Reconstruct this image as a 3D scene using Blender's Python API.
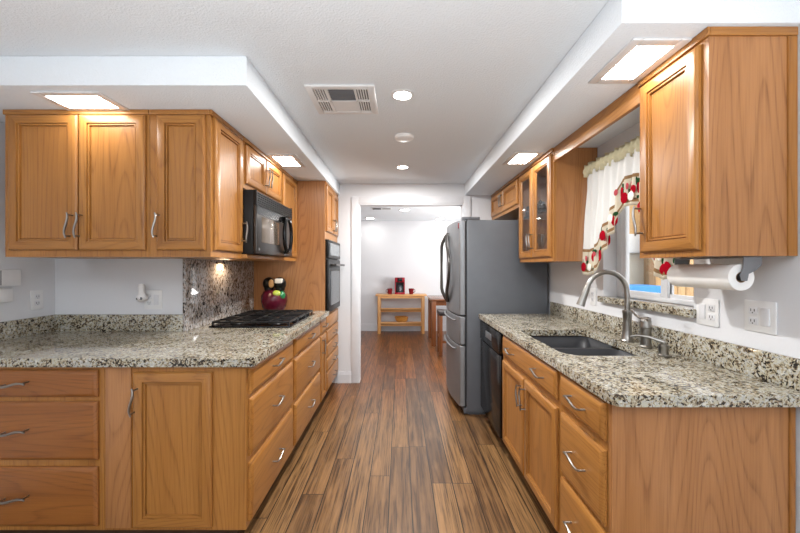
import bpy, bmesh, math, random
from mathutils import Vector, Matrix
random.seed(7)
PI = math.pi
scene = bpy.context.scene
for o in list(bpy.data.objects):
    bpy.data.objects.remove(o)
COL = scene.collection

# ------------------------------------------------------------------ camera, world, light, exposure
H = 1.335
cam_d = bpy.data.cameras.new('camera'); cam_d.lens = 16.0; cam_d.sensor_width = 36.0
cam_d.clip_start = 0.05; cam_d.clip_end = 100
cam = bpy.data.objects.new('camera', cam_d); COL.objects.link(cam)
cam.location = (0, 0, H); cam.rotation_euler = (PI / 2, 0, 0)
scene.camera = cam

world = bpy.data.worlds.new('sky'); scene.world = world; world.use_nodes = True
bg = world.node_tree.nodes['Background']
bg.inputs[0].default_value = (0.96, 0.98, 1.0, 1); bg.inputs[1].default_value = 2.0

vs = scene.view_settings
vs.view_transform = 'Standard'; vs.look = 'None'; vs.gamma = 1.0; vs.use_curve_mapping = False
vs.exposure = 0.33
def area(name, loc, target, sx, sy, watts, rgb=(1, 1, 1)):
    d = bpy.data.lights.new(name, 'AREA'); d.shape = 'RECTANGLE'; d.size = sx; d.size_y = sy; d.energy = watts; d.color = rgb
    o = bpy.data.objects.new(name, d); COL.objects.link(o); o.location = loc
    o.rotation_euler = (Vector(target) - Vector(loc)).to_track_quat('-Z', 'Y').to_euler(); return o
# two unseen fill lights added to brighten the ceilings, one behind the camera and one in the back room
up = area('ceiling_fill', (-0.1, -1.3, 0.8), (-0.1, -0.9, 2.6), 1.8, 1.4, 104, (0.98, 0.99, 1.0)); up.data.spread = math.radians(128)
area('dining_fill', (2.0, 5.2, 1.1), (1.2, 5.6, 2.4), 0.8, 0.8, 66, (1.0, 0.97, 0.94))
SOFFIT_LAMP = 20.0     # radiance of the square soffit panels
CAN_LAMP = 20.0       # radiance of the round ceiling lamps
scene.cycles.max_bounces = 8
scene.cycles.diffuse_bounces = 5
scene.cycles.sample_clamp_indirect = 6.0
scene.cycles.use_denoising = True

# ------------------------------------------------------------------ materials
def s2l(c):
    f = lambda v: v / 12.92 if v <= 0.04045 else ((v + 0.055) / 1.055) ** 2.4
    return (f(c[0] / 255), f(c[1] / 255), f(c[2] / 255), 1)

class NT:
    def __init__(s, name):
        s.m = bpy.data.materials.new(name); s.m.use_nodes = True
        s.t = s.m.node_tree; s.b = s.t.nodes['Principled BSDF']
    def n(s, kind, **kw):
        nd = s.t.nodes.new(kind)
        for k, v in kw.items(): setattr(nd, k, v)
        return nd
    def l(s, a, b): s.t.links.new(a, b)
    def ramp(s, fac, stops, interp='LINEAR'):
        r = s.n('ShaderNodeValToRGB'); r.color_ramp.interpolation = interp
        els = r.color_ramp.elements
        while len(els) < len(stops): els.new(0.5)
        for e, (p, c) in zip(els, stops): e.position = p; e.color = c
        s.l(fac, r.inputs[0]); return r.outputs[0]
    def coords(s, scale, rnd=True, rot=(0, 0, 0)):
        tc = s.n('ShaderNodeTexCoord'); out = tc.outputs['Object']
        if rnd:
            oi = s.n('ShaderNodeObjectInfo'); mu = s.n('ShaderNodeMath', operation='MULTIPLY'); mu.inputs[1].default_value = 37.0
            s.l(oi.outputs['Random'], mu.inputs[0])
            ad = s.n('ShaderNodeVectorMath', operation='ADD'); s.l(out, ad.inputs[0]); s.l(mu.outputs[0], ad.inputs[1]); out = ad.outputs[0]
        mp = s.n('ShaderNodeMapping'); mp.inputs['Scale'].default_value = scale; mp.inputs['Rotation'].default_value = rot
        s.l(out, mp.inputs[0]); return mp.outputs[0]
    def noise(s, vec, scale, detail=2, rough=0.5, dist=0.0):
        nz = s.n('ShaderNodeTexNoise'); s.l(vec, nz.inputs['Vector'])
        nz.inputs['Scale'].default_value = scale; nz.inputs['Detail'].default_value = detail
        nz.inputs['Roughness'].default_value = rough; nz.inputs['Distortion'].default_value = dist
        return nz.outputs['Fac']
    def math(s, op, a, b=None):
        m = s.n('ShaderNodeMath', operation=op)
        for i, v in enumerate((a, b)):
            if v is None: continue
            if isinstance(v, (int, float)): m.inputs[i].default_value = v
            else: s.l(v, m.inputs[i])
        return m.outputs[0]
    def mix(s, fac, a, b, mode='MIX'):
        m = s.n('ShaderNodeMix', data_type='RGBA', blend_type=mode)
        for sock, v in ((m.inputs[0], fac), (m.inputs[6], a), (m.inputs[7], b)):
            if isinstance(v, (int, float, tuple)): sock.default_value = v
            else: s.l(v, sock)
        return m.outputs[2]
    def bump(s, h, strength, dist=0.002):
        b = s.n('ShaderNodeBump'); b.inputs['Strength'].default_value = strength; b.inputs['Distance'].default_value = dist
        s.l(h, b.inputs['Height']); s.l(b.outputs[0], s.b.inputs['Normal'])

def plain(name, rgb, rough=0.5, metal=0.0, spec=0.5, coat=0.0, var=0.04):
    k = NT(name); v = k.coords((1, 1, 1)); nz = k.noise(v, 9, 3)
    c = s2l(rgb); d = tuple(x * (1 - var) for x in c[:3]) + (1,); e = tuple(min(1, x * (1 + var)) for x in c[:3]) + (1,)
    k.l(k.ramp(nz, [(0.3, d), (0.7, e)]), k.b.inputs['Base Color'])
    k.b.inputs['Roughness'].default_value = rough; k.b.inputs['Metallic'].default_value = metal
    k.b.inputs['Specular IOR Level'].default_value = spec; k.b.inputs['Coat Weight'].default_value = coat
    return k.m

def oak(name, axis, mid=(158, 105, 49), dark=(106, 60, 24), light=(176, 122, 62), rough=0.33, ring=38.0, amt=0.62, sc0=3.4):
    k = NT(name)
    sc = [1.0, 1.0, 1.0]; sc['XYZ'.index(axis)] = 0.09
    v = k.coords(tuple(sc))
    n1 = k.noise(v, sc0, 1.5, 0.4, 0.1)
    ph = k.math('FRACT', k.math('MULTIPLY', n1, ring))
    sc2 = [1.0, 1.0, 1.0]; sc2['XYZ'.index(axis)] = 0.025
    v2 = k.coords(tuple(sc2))
    n2 = k.noise(v2, 210, 3, 0.6)
    n3 = k.noise(v2, 7, 2, 0.5)
    base = k.ramp(n3, [(0.3, s2l(mid)), (0.7, s2l(light))])
    rings = k.ramp(ph, [(0.0, (0.25, 0.25, 0.25, 1)), (0.25, (0, 0, 0, 1)), (0.7, (0.15, 0.15, 0.15, 1)), (0.93, (1, 1, 1, 1)), (1.0, (0.25, 0.25, 0.25, 1))])
    pores = k.ramp(n2, [(0.42, (0, 0, 0, 1)), (0.66, (1, 1, 1, 1))])
    f = k.math('MULTIPLY', rings, k.math('ADD', k.math('MULTIPLY', pores, 0.6), 0.4))
    f = k.math('MULTIPLY', f, amt)
    c = k.mix(f, base, s2l(dark))
    c = k.mix(k.math('MULTIPLY', pores, 0.2), c, s2l(dark))
    k.l(c, k.b.inputs['Base Color'])
    k.b.inputs['Roughness'].default_value = rough
    k.b.inputs['Specular IOR Level'].default_value = 0.45
    k.bump(n2, 0.05, 0.001)
    return k.m

def granite(name, pal, stretch=(1, 1, 1), rot=(0, 0, 0)):
    k = NT(name); v = k.coords(stretch, rnd=False, rot=rot)
    vd = k.n('ShaderNodeTexNoise'); k.l(v, vd.inputs['Vector']); vd.inputs['Scale'].default_value = 30; vd.inputs['Detail'].default_value = 3
    ad = k.n('ShaderNodeVectorMath', operation='MULTIPLY_ADD'); k.l(vd.outputs['Color'], ad.inputs[0]); ad.inputs[1].default_value = (0.03, 0.03, 0.03); k.l(v, ad.inputs[2])
    vo = k.n('ShaderNodeTexVoronoi'); vo.inputs['Scale'].default_value = 125; k.l(ad.outputs[0], vo.inputs['Vector'])
    sep = k.n('ShaderNodeSeparateColor'); k.l(vo.outputs['Color'], sep.inputs[0])
    big = k.noise(v, 13, 3, 0.6)
    mid = k.noise(ad.outputs[0], 75, 4, 0.65)
    r = k.math('ADD', k.math('MULTIPLY', sep.outputs[0], 0.55), k.math('MULTIPLY', k.math('SUBTRACT', mid, 0.5), 1.5))
    r = k.math('ADD', r, k.math('MULTIPLY', k.math('SUBTRACT', big, 0.5), 0.9))
    c = k.ramp(r, [(p_, s2l(c_)) for p_, c_ in zip((0.0, 0.05, 0.11, 0.20, 0.34, 0.5, 0.66), pal)])
    vo2 = k.n('ShaderNodeTexVoronoi'); vo2.inputs['Scale'].default_value = 170; k.l(ad.outputs[0], vo2.inputs['Vector'])
    sp2 = k.n('ShaderNodeSeparateColor'); k.l(vo2.outputs['Color'], sp2.inputs[0])
    dk = k.math('GREATER_THAN', sp2.outputs[1], 0.89)
    c = k.mix(k.math('MULTIPLY', dk, 0.6), c, s2l((38, 36, 36)))
    k.l(c, k.b.inputs['Base Color'])
    k.b.inputs['Roughness'].default_value = 0.06
    return k.m

def floor_mat():
    k = NT('plank_floor'); W, L = 0.128, 1.6
    tc = k.n('ShaderNodeTexCoord'); sx = k.n('ShaderNodeSeparateXYZ'); k.l(tc.outputs['Object'], sx.inputs[0])
    X, Y = sx.outputs[0], sx.outputs[1]
    px = k.math('DIVIDE', k.math('ADD', X, 20.03), W); row = k.math('FLOOR', px); fx_ = k.math('FRACT', px)
    wn = k.n('ShaderNodeTexWhiteNoise', noise_dimensions='1D'); k.l(row, wn.inputs['W'])
    py = k.math('ADD', k.math('DIVIDE', k.math('ADD', Y, 20.0), L), k.math('MULTIPLY', wn.outputs['Value'], 7.0))
    col = k.math('FLOOR', py); fy_ = k.math('FRACT', py)
    cb = k.n('ShaderNodeCombineXYZ'); k.l(row, cb.inputs[0]); k.l(col, cb.inputs[1])
    wid = k.n('ShaderNodeTexWhiteNoise', noise_dimensions='2D'); k.l(cb.outputs[0], wid.inputs['Vector'])
    rid = wid.outputs['Value']
    def edge(f, wd):   # 1 at the seam
        d = k.math('MINIMUM', f, k.math('SUBTRACT', 1.0, f))
        return k.math('LESS_THAN', d, wd)
    seam = k.math('MAXIMUM', edge(fx_, 0.0028 / W), edge(fy_, 0.0022 / L))
    c2 = k.n('ShaderNodeCombineXYZ'); k.l(X, c2.inputs[0]); k.l(k.math('ADD', Y, k.math('MULTIPLY', rid, 40.0)), c2.inputs[1]); k.l(k.math('MULTIPLY', rid, 9.0), c2.inputs[2])
    m2 = k.n('ShaderNodeMapping'); m2.inputs['Scale'].default_value = (1, 0.022, 1); k.l(c2.outputs[0], m2.inputs[0])
    st = k.noise(m2.outputs[0], 120, 4, 0.65)
    m3 = k.n('ShaderNodeMapping'); m3.inputs['Scale'].default_value = (1, 0.10, 1); k.l(c2.outputs[0], m3.inputs[0])
    bl = k.noise(m3.outputs[0], 22, 3, 0.6, 0.3)
    base = k.ramp(rid, [(0.0, s2l((88, 62, 38))), (0.5, s2l((116, 84, 51))), (1.0, s2l((144, 108, 68)))])
    c = k.mix(k.math('MULTIPLY', k.ramp(st, [(0.38, (1, 1, 1, 1)), (0.56, (0, 0, 0, 1))]), 0.95), base, s2l((60, 40, 25)))
    c = k.mix(k.math('MULTIPLY', k.ramp(bl, [(0.45, (0, 0, 0, 1)), (0.72, (1, 1, 1, 1))]), 0.4), c, s2l((172, 130, 86)))
    red = k.mix(0.75, c, s2l((255, 196, 146)), 'MULTIPLY')          # tint turning the boards redder towards the back room
    tr = k.n('ShaderNodeMapRange'); k.l(k.math('ADD', Y, k.math('MULTIPLY', rid, 0.9)), tr.inputs[0])
    for i_, v_ in ((1, 3.6), (2, 4.9), (3, 0.0), (4, 1.0)): tr.inputs[i_].default_value = v_
    c = k.mix(tr.outputs[0], c, red)
    c = k.mix(seam, c, s2l((30, 20, 13)))
    k.l(c, k.b.inputs['Base Color'])
    k.b.inputs['Roughness'].default_value = 0.32
    h = k.math('SUBTRACT', k.math('MULTIPLY', st, 0.3), seam)
    k.bump(h, 0.25, 0.002)
    return k.m

def paint(name, rgb, scale=160, strength=0.25, rough=0.75):
    k = NT(name); v = k.coords((1, 1, 1), rnd=False)
    nz = k.noise(v, scale, 3, 0.55)
    k.b.inputs['Base Color'].default_value = s2l(rgb); k.b.inputs['Roughness'].default_value = rough
    k.bump(nz, strength, 0.004)
    return k.m

def emit(name, rgb, strength):
    k = NT(name); k.b.inputs['Base Color'].default_value = s2l(rgb)
    k.b.inputs['Emission Color'].default_value = s2l(rgb); k.b.inputs['Emission Strength'].default_value = strength
    return k.m

def glass(name, tint=(1, 1, 1, 1), refl=0.12):
    k = NT(name); t = k.t
    tr = k.n('ShaderNodeBsdfTransparent'); tr.inputs[0].default_value = tint
    gl = k.n('ShaderNodeBsdfGlossy'); gl.inputs['Roughness'].default_value = 0.02
    mx = k.n('ShaderNodeMixShader'); fr = k.n('ShaderNodeLayerWeight')
    f = k.math('ADD', k.math('MULTIPLY', k.math('POWER', fr.outputs['Facing'], 5.0), 0.8), refl * 0.3)
    k.l(f, mx.inputs[0]); k.l(tr.outputs[0], mx.inputs[1]); k.l(gl.outputs[0], mx.inputs[2])
    k.l(mx.outputs[0], t.nodes['Material Output'].inputs[0]); t.nodes.remove(k.b)
    return k.m

def cloth(name, rgb):
    k = NT(name); t = k.t
    v = k.coords((1, 1, 1)); nz = k.noise(v, 400, 2)
    d = k.n('ShaderNodeBsdfDiffuse'); d.inputs[0].default_value = s2l(rgb)
    tl = k.n('ShaderNodeBsdfTranslucent'); tl.inputs[0].default_value = s2l(rgb)
    mx = k.n('ShaderNodeMixShader'); k.l(k.math('ADD', k.math('MULTIPLY', nz, 0.1), 0.3), mx.inputs[0])
    k.l(d.outputs[0], mx.inputs[1]); k.l(tl.outputs[0], mx.inputs[2])
    k.l(mx.outputs[0], t.nodes['Material Output'].inputs[0]); t.nodes.remove(k.b)
    return k.m

M = {}
for ax in 'XYZ': M['oak' + ax] = oak('oak_grain_' + ax, ax)
M['oak_drawer'] = oak('oak_drawer_front', 'X', mid=(138, 84, 38), dark=(96, 52, 22), light=(156, 98, 46))  # darker oak for the drawers facing the camera, their shade put into the colour
M['oak_end'] = oak('oak_veneer_panel', 'Z', mid=(164, 112, 66), dark=(116, 70, 38), light=(180, 128, 82), ring=42.0, amt=0.7, sc0=3.4)
M['toe'] = plain('dark_toe_kick', (62, 40, 24), 0.6)
M['granite'] = granite('speckled_granite', ((44, 41, 38), (84, 72, 60), (128, 110, 88), (158, 146, 120), (184, 178, 158), (160, 161, 158), (202, 198, 186)))
M['granite_slab'] = granite('speckled_granite_slab', ((50, 48, 48), (92, 82, 76), (130, 114, 102), (160, 148, 138), (184, 176, 170), (164, 165, 170), (204, 202, 200)), (1, 1, 0.5), (0.6, 0, 0))
M['floor'] = floor_mat()
M['wall'] = paint('white_wall_paint', (216, 217, 220), 90, 0.12)
M['ceil'] = paint('textured_ceiling_paint', (221, 227, 232), 110, 0.8)
M['trim'] = plain('white_trim', (216, 217, 220), 0.4)
M['white'] = plain('white_plastic', (228, 228, 228), 0.35)
M['whitevent'] = plain('white_vent_metal', (214, 214, 214), 0.45)
M['duct'] = plain('dark_duct', (104, 104, 106), 0.7)
M['slot'] = plain('dark_slot', (40, 40, 42), 0.6)
M['nickel'] = plain('brushed_nickel', (150, 147, 143), 0.32, 1.0)
M['faucet'] = plain('satin_nickel_faucet', (150, 147, 142), 0.3, 1.0)
M['steel'] = plain('stainless_steel', (138, 140, 143), 0.38, 0.7)
M['fridge_side'] = plain('grey_enamel', (96, 100, 106), 0.42, 0.1)
M['gasket'] = plain('dark_gasket', (36, 37, 40), 0.6)
M['black'] = plain('black_gloss', (11, 11, 12), 0.14, spec=0.4)
M['black_matte'] = plain('black_matte', (12, 12, 13), 0.38, spec=0.3)
M['iron'] = plain('cast_iron', (15, 15, 17), 0.42, spec=0.4)
M['dark_steel'] = plain('dark_stainless', (78, 75, 73), 0.3, 0.8)
M['screen'] = plain('oven_glass', (58, 64, 70), 0.08)
M['mw_window'] = plain('microwave_window', (120, 108, 96), 0.12, 0.5)
M['display'] = plain('grey_display', (120, 126, 130), 0.15)
M['sink'] = plain('black_composite_sink', (38, 39, 43), 0.42)
M['lamp'] = emit('soffit_lamp_diffuser', (255, 252, 248), SOFFIT_LAMP)
M['can'] = emit('round_lamp_diffuser', (255, 250, 242), CAN_LAMP)
M['can_back'] = emit('dining_lamp_diffuser', (255, 248, 238), CAN_LAMP)
M['glass'] = glass('window_glass')
M['cab_glass'] = glass('cabinet_glass', (0.96, 0.97, 0.97, 1), 0.08)
M['clear'] = glass('clear_glassware', (0.92, 0.94, 0.95, 1), 0.5)
M['maroon'] = plain('maroon_glaze', (80, 18, 36), 0.2, var=0.25)
M['red'] = plain('red_gloss', (150, 20, 38), 0.25)
M['darkred'] = plain('dark_red_ceramic', (118, 20, 30), 0.25)
M['green'] = plain('green_glaze', (38, 122, 74), 0.25)
M['lime'] = plain('yellow_green_glaze', (170, 186, 70), 0.25)
M['tan'] = plain('tan_glaze', (206, 160, 104), 0.4)
M['cream'] = plain('cream_white', (236, 232, 222), 0.4)
M['bamboo'] = oak('light_oak_furniture', 'X', mid=(206, 150, 92), dark=(180, 118, 64), light=(220, 168, 110))
M['bamboo_z'] = oak('light_oak_furniture_leg', 'Z', mid=(206, 150, 92), dark=(180, 118, 64), light=(220, 168, 110))
M['bowl'] = oak('turned_wood_bowl', 'X', mid=(206, 140, 62), dark=(160, 92, 34), light=(226, 166, 84))
M['walnut'] = oak('brown_table_wood', 'Z', mid=(122, 70, 36), dark=(84, 44, 22), light=(140, 84, 46))
M['walnut_x'] = oak('brown_table_top_wood', 'X', mid=(112, 66, 38), dark=(80, 44, 24), light=(130, 80, 48), rough=0.2)
M['leather'] = plain('dark_leather', (46, 38, 36), 0.4)
M['paper'] = plain('paper_towel', (236, 235, 232), 0.9)
M['card'] = plain('cardboard', (150, 122, 92), 0.8)
M['curtain'] = cloth('white_sheer_cloth', (240, 240, 238))
M['band'] = cloth('cream_border_cloth', (226, 218, 200))
M['ruffle'] = cloth('ivory_ruffle_cloth', (226, 220, 190))
M['brown_cloth'] = cloth('brown_border_cloth', (160, 128, 92))
M['red_cloth'] = cloth('red_print_cloth', (184, 22, 42))
M['pink_cloth'] = cloth('pink_print_cloth', (206, 96, 104))
M['green_cloth'] = cloth('green_print_cloth', (48, 84, 52))
M['stucco'] = paint('beige_stucco', (208, 200, 182), 60, 0.5)
M['block'] = paint('white_block', (226, 226, 222), 40, 0.9)
M['fence'] = oak('fence_wood', 'Z', mid=(204, 164, 112), dark=(170, 120, 70), light=(220, 184, 134), rough=0.7)
M['post'] = oak('patio_post_wood', 'Z', mid=(140, 110, 78), dark=(104, 76, 50), light=(158, 128, 94), rough=0.7)
M['blue'] = plain('blue_cover', (70, 150, 224), 0.6)
M['patio'] = paint('patio_concrete', (196, 190, 180), 40, 0.4)

# ------------------------------------------------------------------ mesh builder
class MB:
    def __init__(s): s.bm = bmesh.new()
    def box(s, x0, x1, y0, y1, z0, z1, mi=0, bev=0.0, seg=2):
        r = bmesh.ops.create_cube(s.bm, size=1.0)
        vs_ = r['verts']
        for v in vs_:
            v.co = Vector(((x0 + x1) / 2 + v.co.x * (x1 - x0), (y0 + y1) / 2 + v.co.y * (y1 - y0), (z0 + z1) / 2 + v.co.z * (z1 - z0)))
        fs = set(f for v in vs_ for f in v.link_faces)
        for f in fs: f.material_index = mi
        if bev > 0:
            es = list(set(e for v in vs_ for e in v.link_edges))
            r2 = bmesh.ops.bevel(s.bm, geom=es, offset=bev, segments=seg, affect='EDGES', profile=0.5)
            for f in r2['faces']: f.material_index = mi
        return s
    def fbox(s, f, u0, u1, v0, v1, w0, w1, mi=0, bev=0.0):
        a = f(u0, v0, w0); b = f(u1, v1, w1)
        return s.box(min(a.x, b.x), max(a.x, b.x), min(a.y, b.y), max(a.y, b.y), min(a.z, b.z), max(a.z, b.z), mi, bev)
    def ring(s, pts): return [s.bm.verts.new(p) for p in pts]
    def bridge(s, r0, r1, mi=0):
        n = len(r0)
        for i in range(n):
            f = s.bm.faces.new((r0[i], r0[(i + 1) % n], r1[(i + 1) % n], r1[i])); f.material_index = mi
    def cap(s, r, mi=0):
        f = s.bm.faces.new(r); f.material_index = mi
    def loops(s, f, u0, u1, v0, v1, prof, m_v=0, m_h=1, m_c=0):
        rs = [s.ring([f(u0 + d, v0 + d, w), f(u1 - d, v0 + d, w), f(u1 - d, v1 - d, w), f(u0 + d, v1 - d, w)]) for d, w in prof]
        for a, b in zip(rs, rs[1:]):
            for i in range(4):
                fc = s.bm.faces.new((a[i], a[(i + 1) % 4], b[(i + 1) % 4], b[i])); fc.material_index = m_h if i in (0, 2) else m_v
        if m_c is not None: s.cap(rs[-1], m_c)
        return rs
    def tube(s, pts, r, n=8, mi=0, caps=True, flat=1.0):
        pts = [Vector(p) for p in pts]; rs = []
        rad = r if isinstance(r, (list, tuple)) else [r] * len(pts)
        prev = None
        for i, p in enumerate(pts):
            t = (pts[min(i + 1, len(pts) - 1)] - pts[max(i - 1, 0)]).normalized()
            if prev is None:
                up = Vector((0, 0, 1)) if abs(t.z) < 0.9 else Vector((1, 0, 0))
                a = t.cross(up).normalized()
            else:
                a = (prev - t * prev.dot(t)).normalized()
            prev = a; b = t.cross(a)
            rs.append(s.ring([p + (a * math.cos(2 * PI * k / n) + b * math.sin(2 * PI * k / n) * flat) * rad[i] for k in range(n)]))
        for a, b in zip(rs, rs[1:]): s.bridge(a, b, mi)
        if caps: s.cap(rs[0][::-1], mi); s.cap(rs[-1], mi)
        return s
    def lathe(s, c, prof, n=20, mi=0, axis='Z', caps=True, mats=None):
        c = Vector(c); rs = []
        for r, h in prof:
            pts = []
            for k in range(n):
                a = 2 * PI * k / n; x, y = r * math.cos(a), r * math.sin(a)
                pts.append(c + {'Z': Vector((x, y, h)), 'Y': Vector((x, h, y)), 'X': Vector((h, x, y))}[axis])
            rs.append(s.ring(pts))
        for i, (a, b) in enumerate(zip(rs, rs[1:])): s.bridge(a, b, mats[i] if mats else mi)
        if caps: s.cap(rs[0][::-1], mats[0] if mats else mi); s.cap(rs[-1], mats[-1] if mats else mi)
        return s
    def ball(s, c, r, mi=0, sub=2, sc=(1, 1, 1)):
        rr = bmesh.ops.create_icosphere(s.bm, subdivisions=sub, radius=1.0)
        for v in rr['verts']: v.co = Vector((c[0] + v.co.x * r * sc[0], c[1] + v.co.y * r * sc[1], c[2] + v.co.z * r * sc[2]))
        for f in set(f for v in rr['verts'] for f in v.link_faces): f.material_index = mi
        return s
    def prism(s, poly, z0, z1, holes=(), mi=0):
        es = []
        for lp in (poly,) + tuple(holes):
            vs_ = [s.bm.verts.new((x, y, z1)) for x, y in lp]
            es += [s.bm.edges.new((vs_[i], vs_[(i + 1) % len(vs_)])) for i in range(len(vs_))]
        r = bmesh.ops.triangle_fill(s.bm, use_beauty=True, use_dissolve=False, edges=es)
        fs = [g for g in r['geom'] if isinstance(g, bmesh.types.BMFace)]
        ex = bmesh.ops.extrude_face_region(s.bm, geom=fs)
        for g in ex['geom']:
            if isinstance(g, bmesh.types.BMVert): g.co.z = z0
        for f in s.bm.faces: f.material_index = mi
        return s
    def build(s, name, mats, parent=None, ang=32, normals=True):
        if normals: bmesh.ops.recalc_face_normals(s.bm, faces=s.bm.faces[:])
        if parent is None:
            xs = [v.co.x for v in s.bm.verts]; ys = [v.co.y for v in s.bm.verts]; zs = [v.co.z for v in s.bm.verts]
            org = Vector(((min(xs) + max(xs)) / 2, (min(ys) + max(ys)) / 2, min(zs)))
        else:
            root = parent
            while root.parent: root = root.parent
            org = Vector(root.location)
        for v in s.bm.verts: v.co -= org
        me = bpy.data.meshes.new(name); s.bm.to_mesh(me); s.bm.free()
        if not isinstance(mats, (list, tuple)): mats = [mats]
        for m in mats: me.materials.append(M[m] if isinstance(m, str) else m)
        for p in me.polygons: p.use_smooth = True
        me.set_sharp_from_angle(angle=math.radians(ang))
        o = bpy.data.objects.new(name, me); COL.objects.link(o)
        if parent is None: o.location = org
        else: o.parent = parent
        return o

def tag(o, label, cat, group=None):
    o['label'] = label; o['category'] = cat
    if group: o['group'] = group
    return o
def thing(name, label, cat, loc, group=None):
    o = bpy.data.objects.new(name, None); COL.objects.link(o); o.location = loc
    o.empty_display_size = 0.05
    return tag(o, label, cat, group)
def struct(name, mb, mat, parent=None, **kw):
    o = mb.build(name, mat, parent, **kw)
    if parent is None: o['kind'] = 'structure'
    return o
def copy_thing(root, loc, label):
    r = root.copy(); COL.objects.link(r); r.location = loc; r['label'] = label
    for ch in list(root.children):
        c = ch.copy(); COL.objects.link(c); c.parent = r
        for g in ch.children:
            d = g.copy(); COL.objects.link(d); d.parent = c
    return r
def lab(o, label): o['label'] = label; return o

def facade(origin, u, w):
    origin, u, w = Vector(origin), Vector(u), Vector(w)
    return lambda a, b, c: origin + u * a + Vector((0, 0, b)) + w * c
FN = facade((0, 1.65, 0), (1, 0, 0), (0, -1, 0))       # left run, facing the camera
FL = facade((-0.715, 0, 0), (0, 1, 0), (1, 0, 0))      # left run, facing the aisle
FN2 = facade((0, 1.85, 0), (1, 0, 0), (0, -1, 0))
FL2 = facade((-0.985, 0, 0), (0, 1, 0), (1, 0, 0))
FR = facade((0.725, 0, 0), (0, 1, 0), (-1, 0, 0))
FR2 = facade((1.052, 0, 0), (0, 1, 0), (-1, 0, 0))

# ------------------------------------------------------------------ the room
CZ, SZ = 2.284, 2.15
LX, SX, RX = -2.255, -1.41, 1.355
BY, FY, F2 = 2.325, 4.082, 4.20
BACK = -3.2
OX0 = RX + 0.16
floor = struct('floor', MB().box(-2.6, 1.51, BACK, FY, -0.05, 0.0).box(-2.6, 3.3, FY, 7.5, -0.05, 0.0), 'floor')
floor.data.transform(Matrix.Translation(floor.location)); floor.location = (0, 0, 0)
struct('ceiling', MB().box(-2.6, 1.51, BACK, F2, CZ, CZ + 0.05).box(-2.6, 3.3, F2, 7.5, CZ, CZ + 0.05), 'ceil')
struct('trim_1', MB().box(LX, -0.69, 1.60, FY, SZ, CZ, bev=0.006), 'ceil')      # dropped soffit over the left cabinets
struct('trim_2', MB().box(0.742, RX, 1.189, FY, SZ, CZ, bev=0.006), 'ceil')     # dropped soffit over the right cabinets
struct('wall_left', MB().box(LX - 0.1, LX, BACK, BY + 0.1, 0, CZ), 'wall')
struct('wall_left_back', MB().box(LX, SX, BY, BY + 0.1, 0, CZ), 'wall')
struct('wall_left_side', MB().box(SX - 0.1, SX, BY + 0.1, FY, 0, CZ), 'wall')
struct('wall_back', MB().box(LX - 0.1, -1.0, BACK - 0.1, BACK, 0, CZ).box(0.9, OX0, BACK - 0.1, BACK, 0, CZ).box(-1.0, 0.9, BACK - 0.1, BACK, 2.08, CZ), 'wall')  # unseen rear wall, added to cut the daylight from behind
WY0, WY1, WZ0, WZ1 = 1.64, 2.37, 1.137, 2.03
OX = RX + 0.16
struct('wall_right', MB().box(RX, OX, BACK, WY0, 0, CZ).box(RX, OX, WY1, F2, 0, CZ).box(RX, OX, WY0, WY1, 0, WZ0).box(RX, OX, WY0, WY1, WZ1, CZ), 'wall')
DX0, DX1, DZ = -0.476, 0.729, 2.055
struct('wall_far', MB().box(SX - 0.1, DX0, FY, F2, 0, CZ).box(DX1, RX, FY, F2, 0, CZ).box(DX0, DX1, FY, F2, DZ, CZ), 'wall')
cs = MB()
cs.box(DX0 - 0.08, DX0, FY - 0.018, FY, 0, DZ + 0.08, bev=0.004).box(DX1, DX1 + 0.08, FY - 0.018, FY, 0, DZ + 0.08, bev=0.004)
cs.box(DX0, DX1, FY - 0.018, FY, DZ, DZ + 0.08, bev=0.004)
cs.box(DX0, DX0 + 0.012, FY - 0.01, F2 + 0.01, 0, DZ).box(DX1 - 0.012, DX1, FY - 0.01, F2 + 0.01, 0, DZ).box(DX0 + 0.012, DX1 - 0.012, FY - 0.01, F2 + 0.01, DZ - 0.012, DZ)
struct('trim_3', cs, 'trim')                                                      # doorway casing
def base(x0, x1, y0, y1, h=0.13):
    b = MB(); b.box(x0, x1, y0, y1, 0, h - 0.025)
    ax = (x1 - x0) > (y1 - y0)
    if ax: b.box(x0, x1, y0 + (y1 - y0) * 0.35, y1, h - 0.025, h - 0.01).box(x0, x1, y0 + (y1 - y0) * 0.6, y1, h - 0.01, h)
    else: b.box(x0 + (x1 - x0) * 0.35, x1, y0, y1, h - 0.025, h)
    return b
struct('baseboard_far', base(-0.715, DX0 - 0.08, FY - 0.016, FY), 'trim')
struct('wall_dining_far', MB().box(-2.6, 3.3, 7.37, 7.5, 0, CZ), 'wall')
struct('baseboard_dining', base(-2.5, 3.2, 7.352, 7.37, 0.15), 'trim')
struct('wall_dining_left', MB().box(-2.6, -2.5, F2, 7.37, 0, CZ), 'wall')
struct('wall_dining_near', MB().box(-2.5, SX - 0.1, F2 - 0.12, F2, 0, CZ).box(RX, 3.2, F2 - 0.12, F2, 0, CZ), 'wall')
# dining room side wall with a wide opening to daylight (out of view to the right)
struct('wall_dining_right', MB().box(3.2, 3.3, F2, 4.6, 0, CZ).box(3.2, 3.3, 6.9, 7.37, 0, CZ).box(3.2, 3.3, 4.6, 6.9, 2.1, CZ), 'wall')

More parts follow.
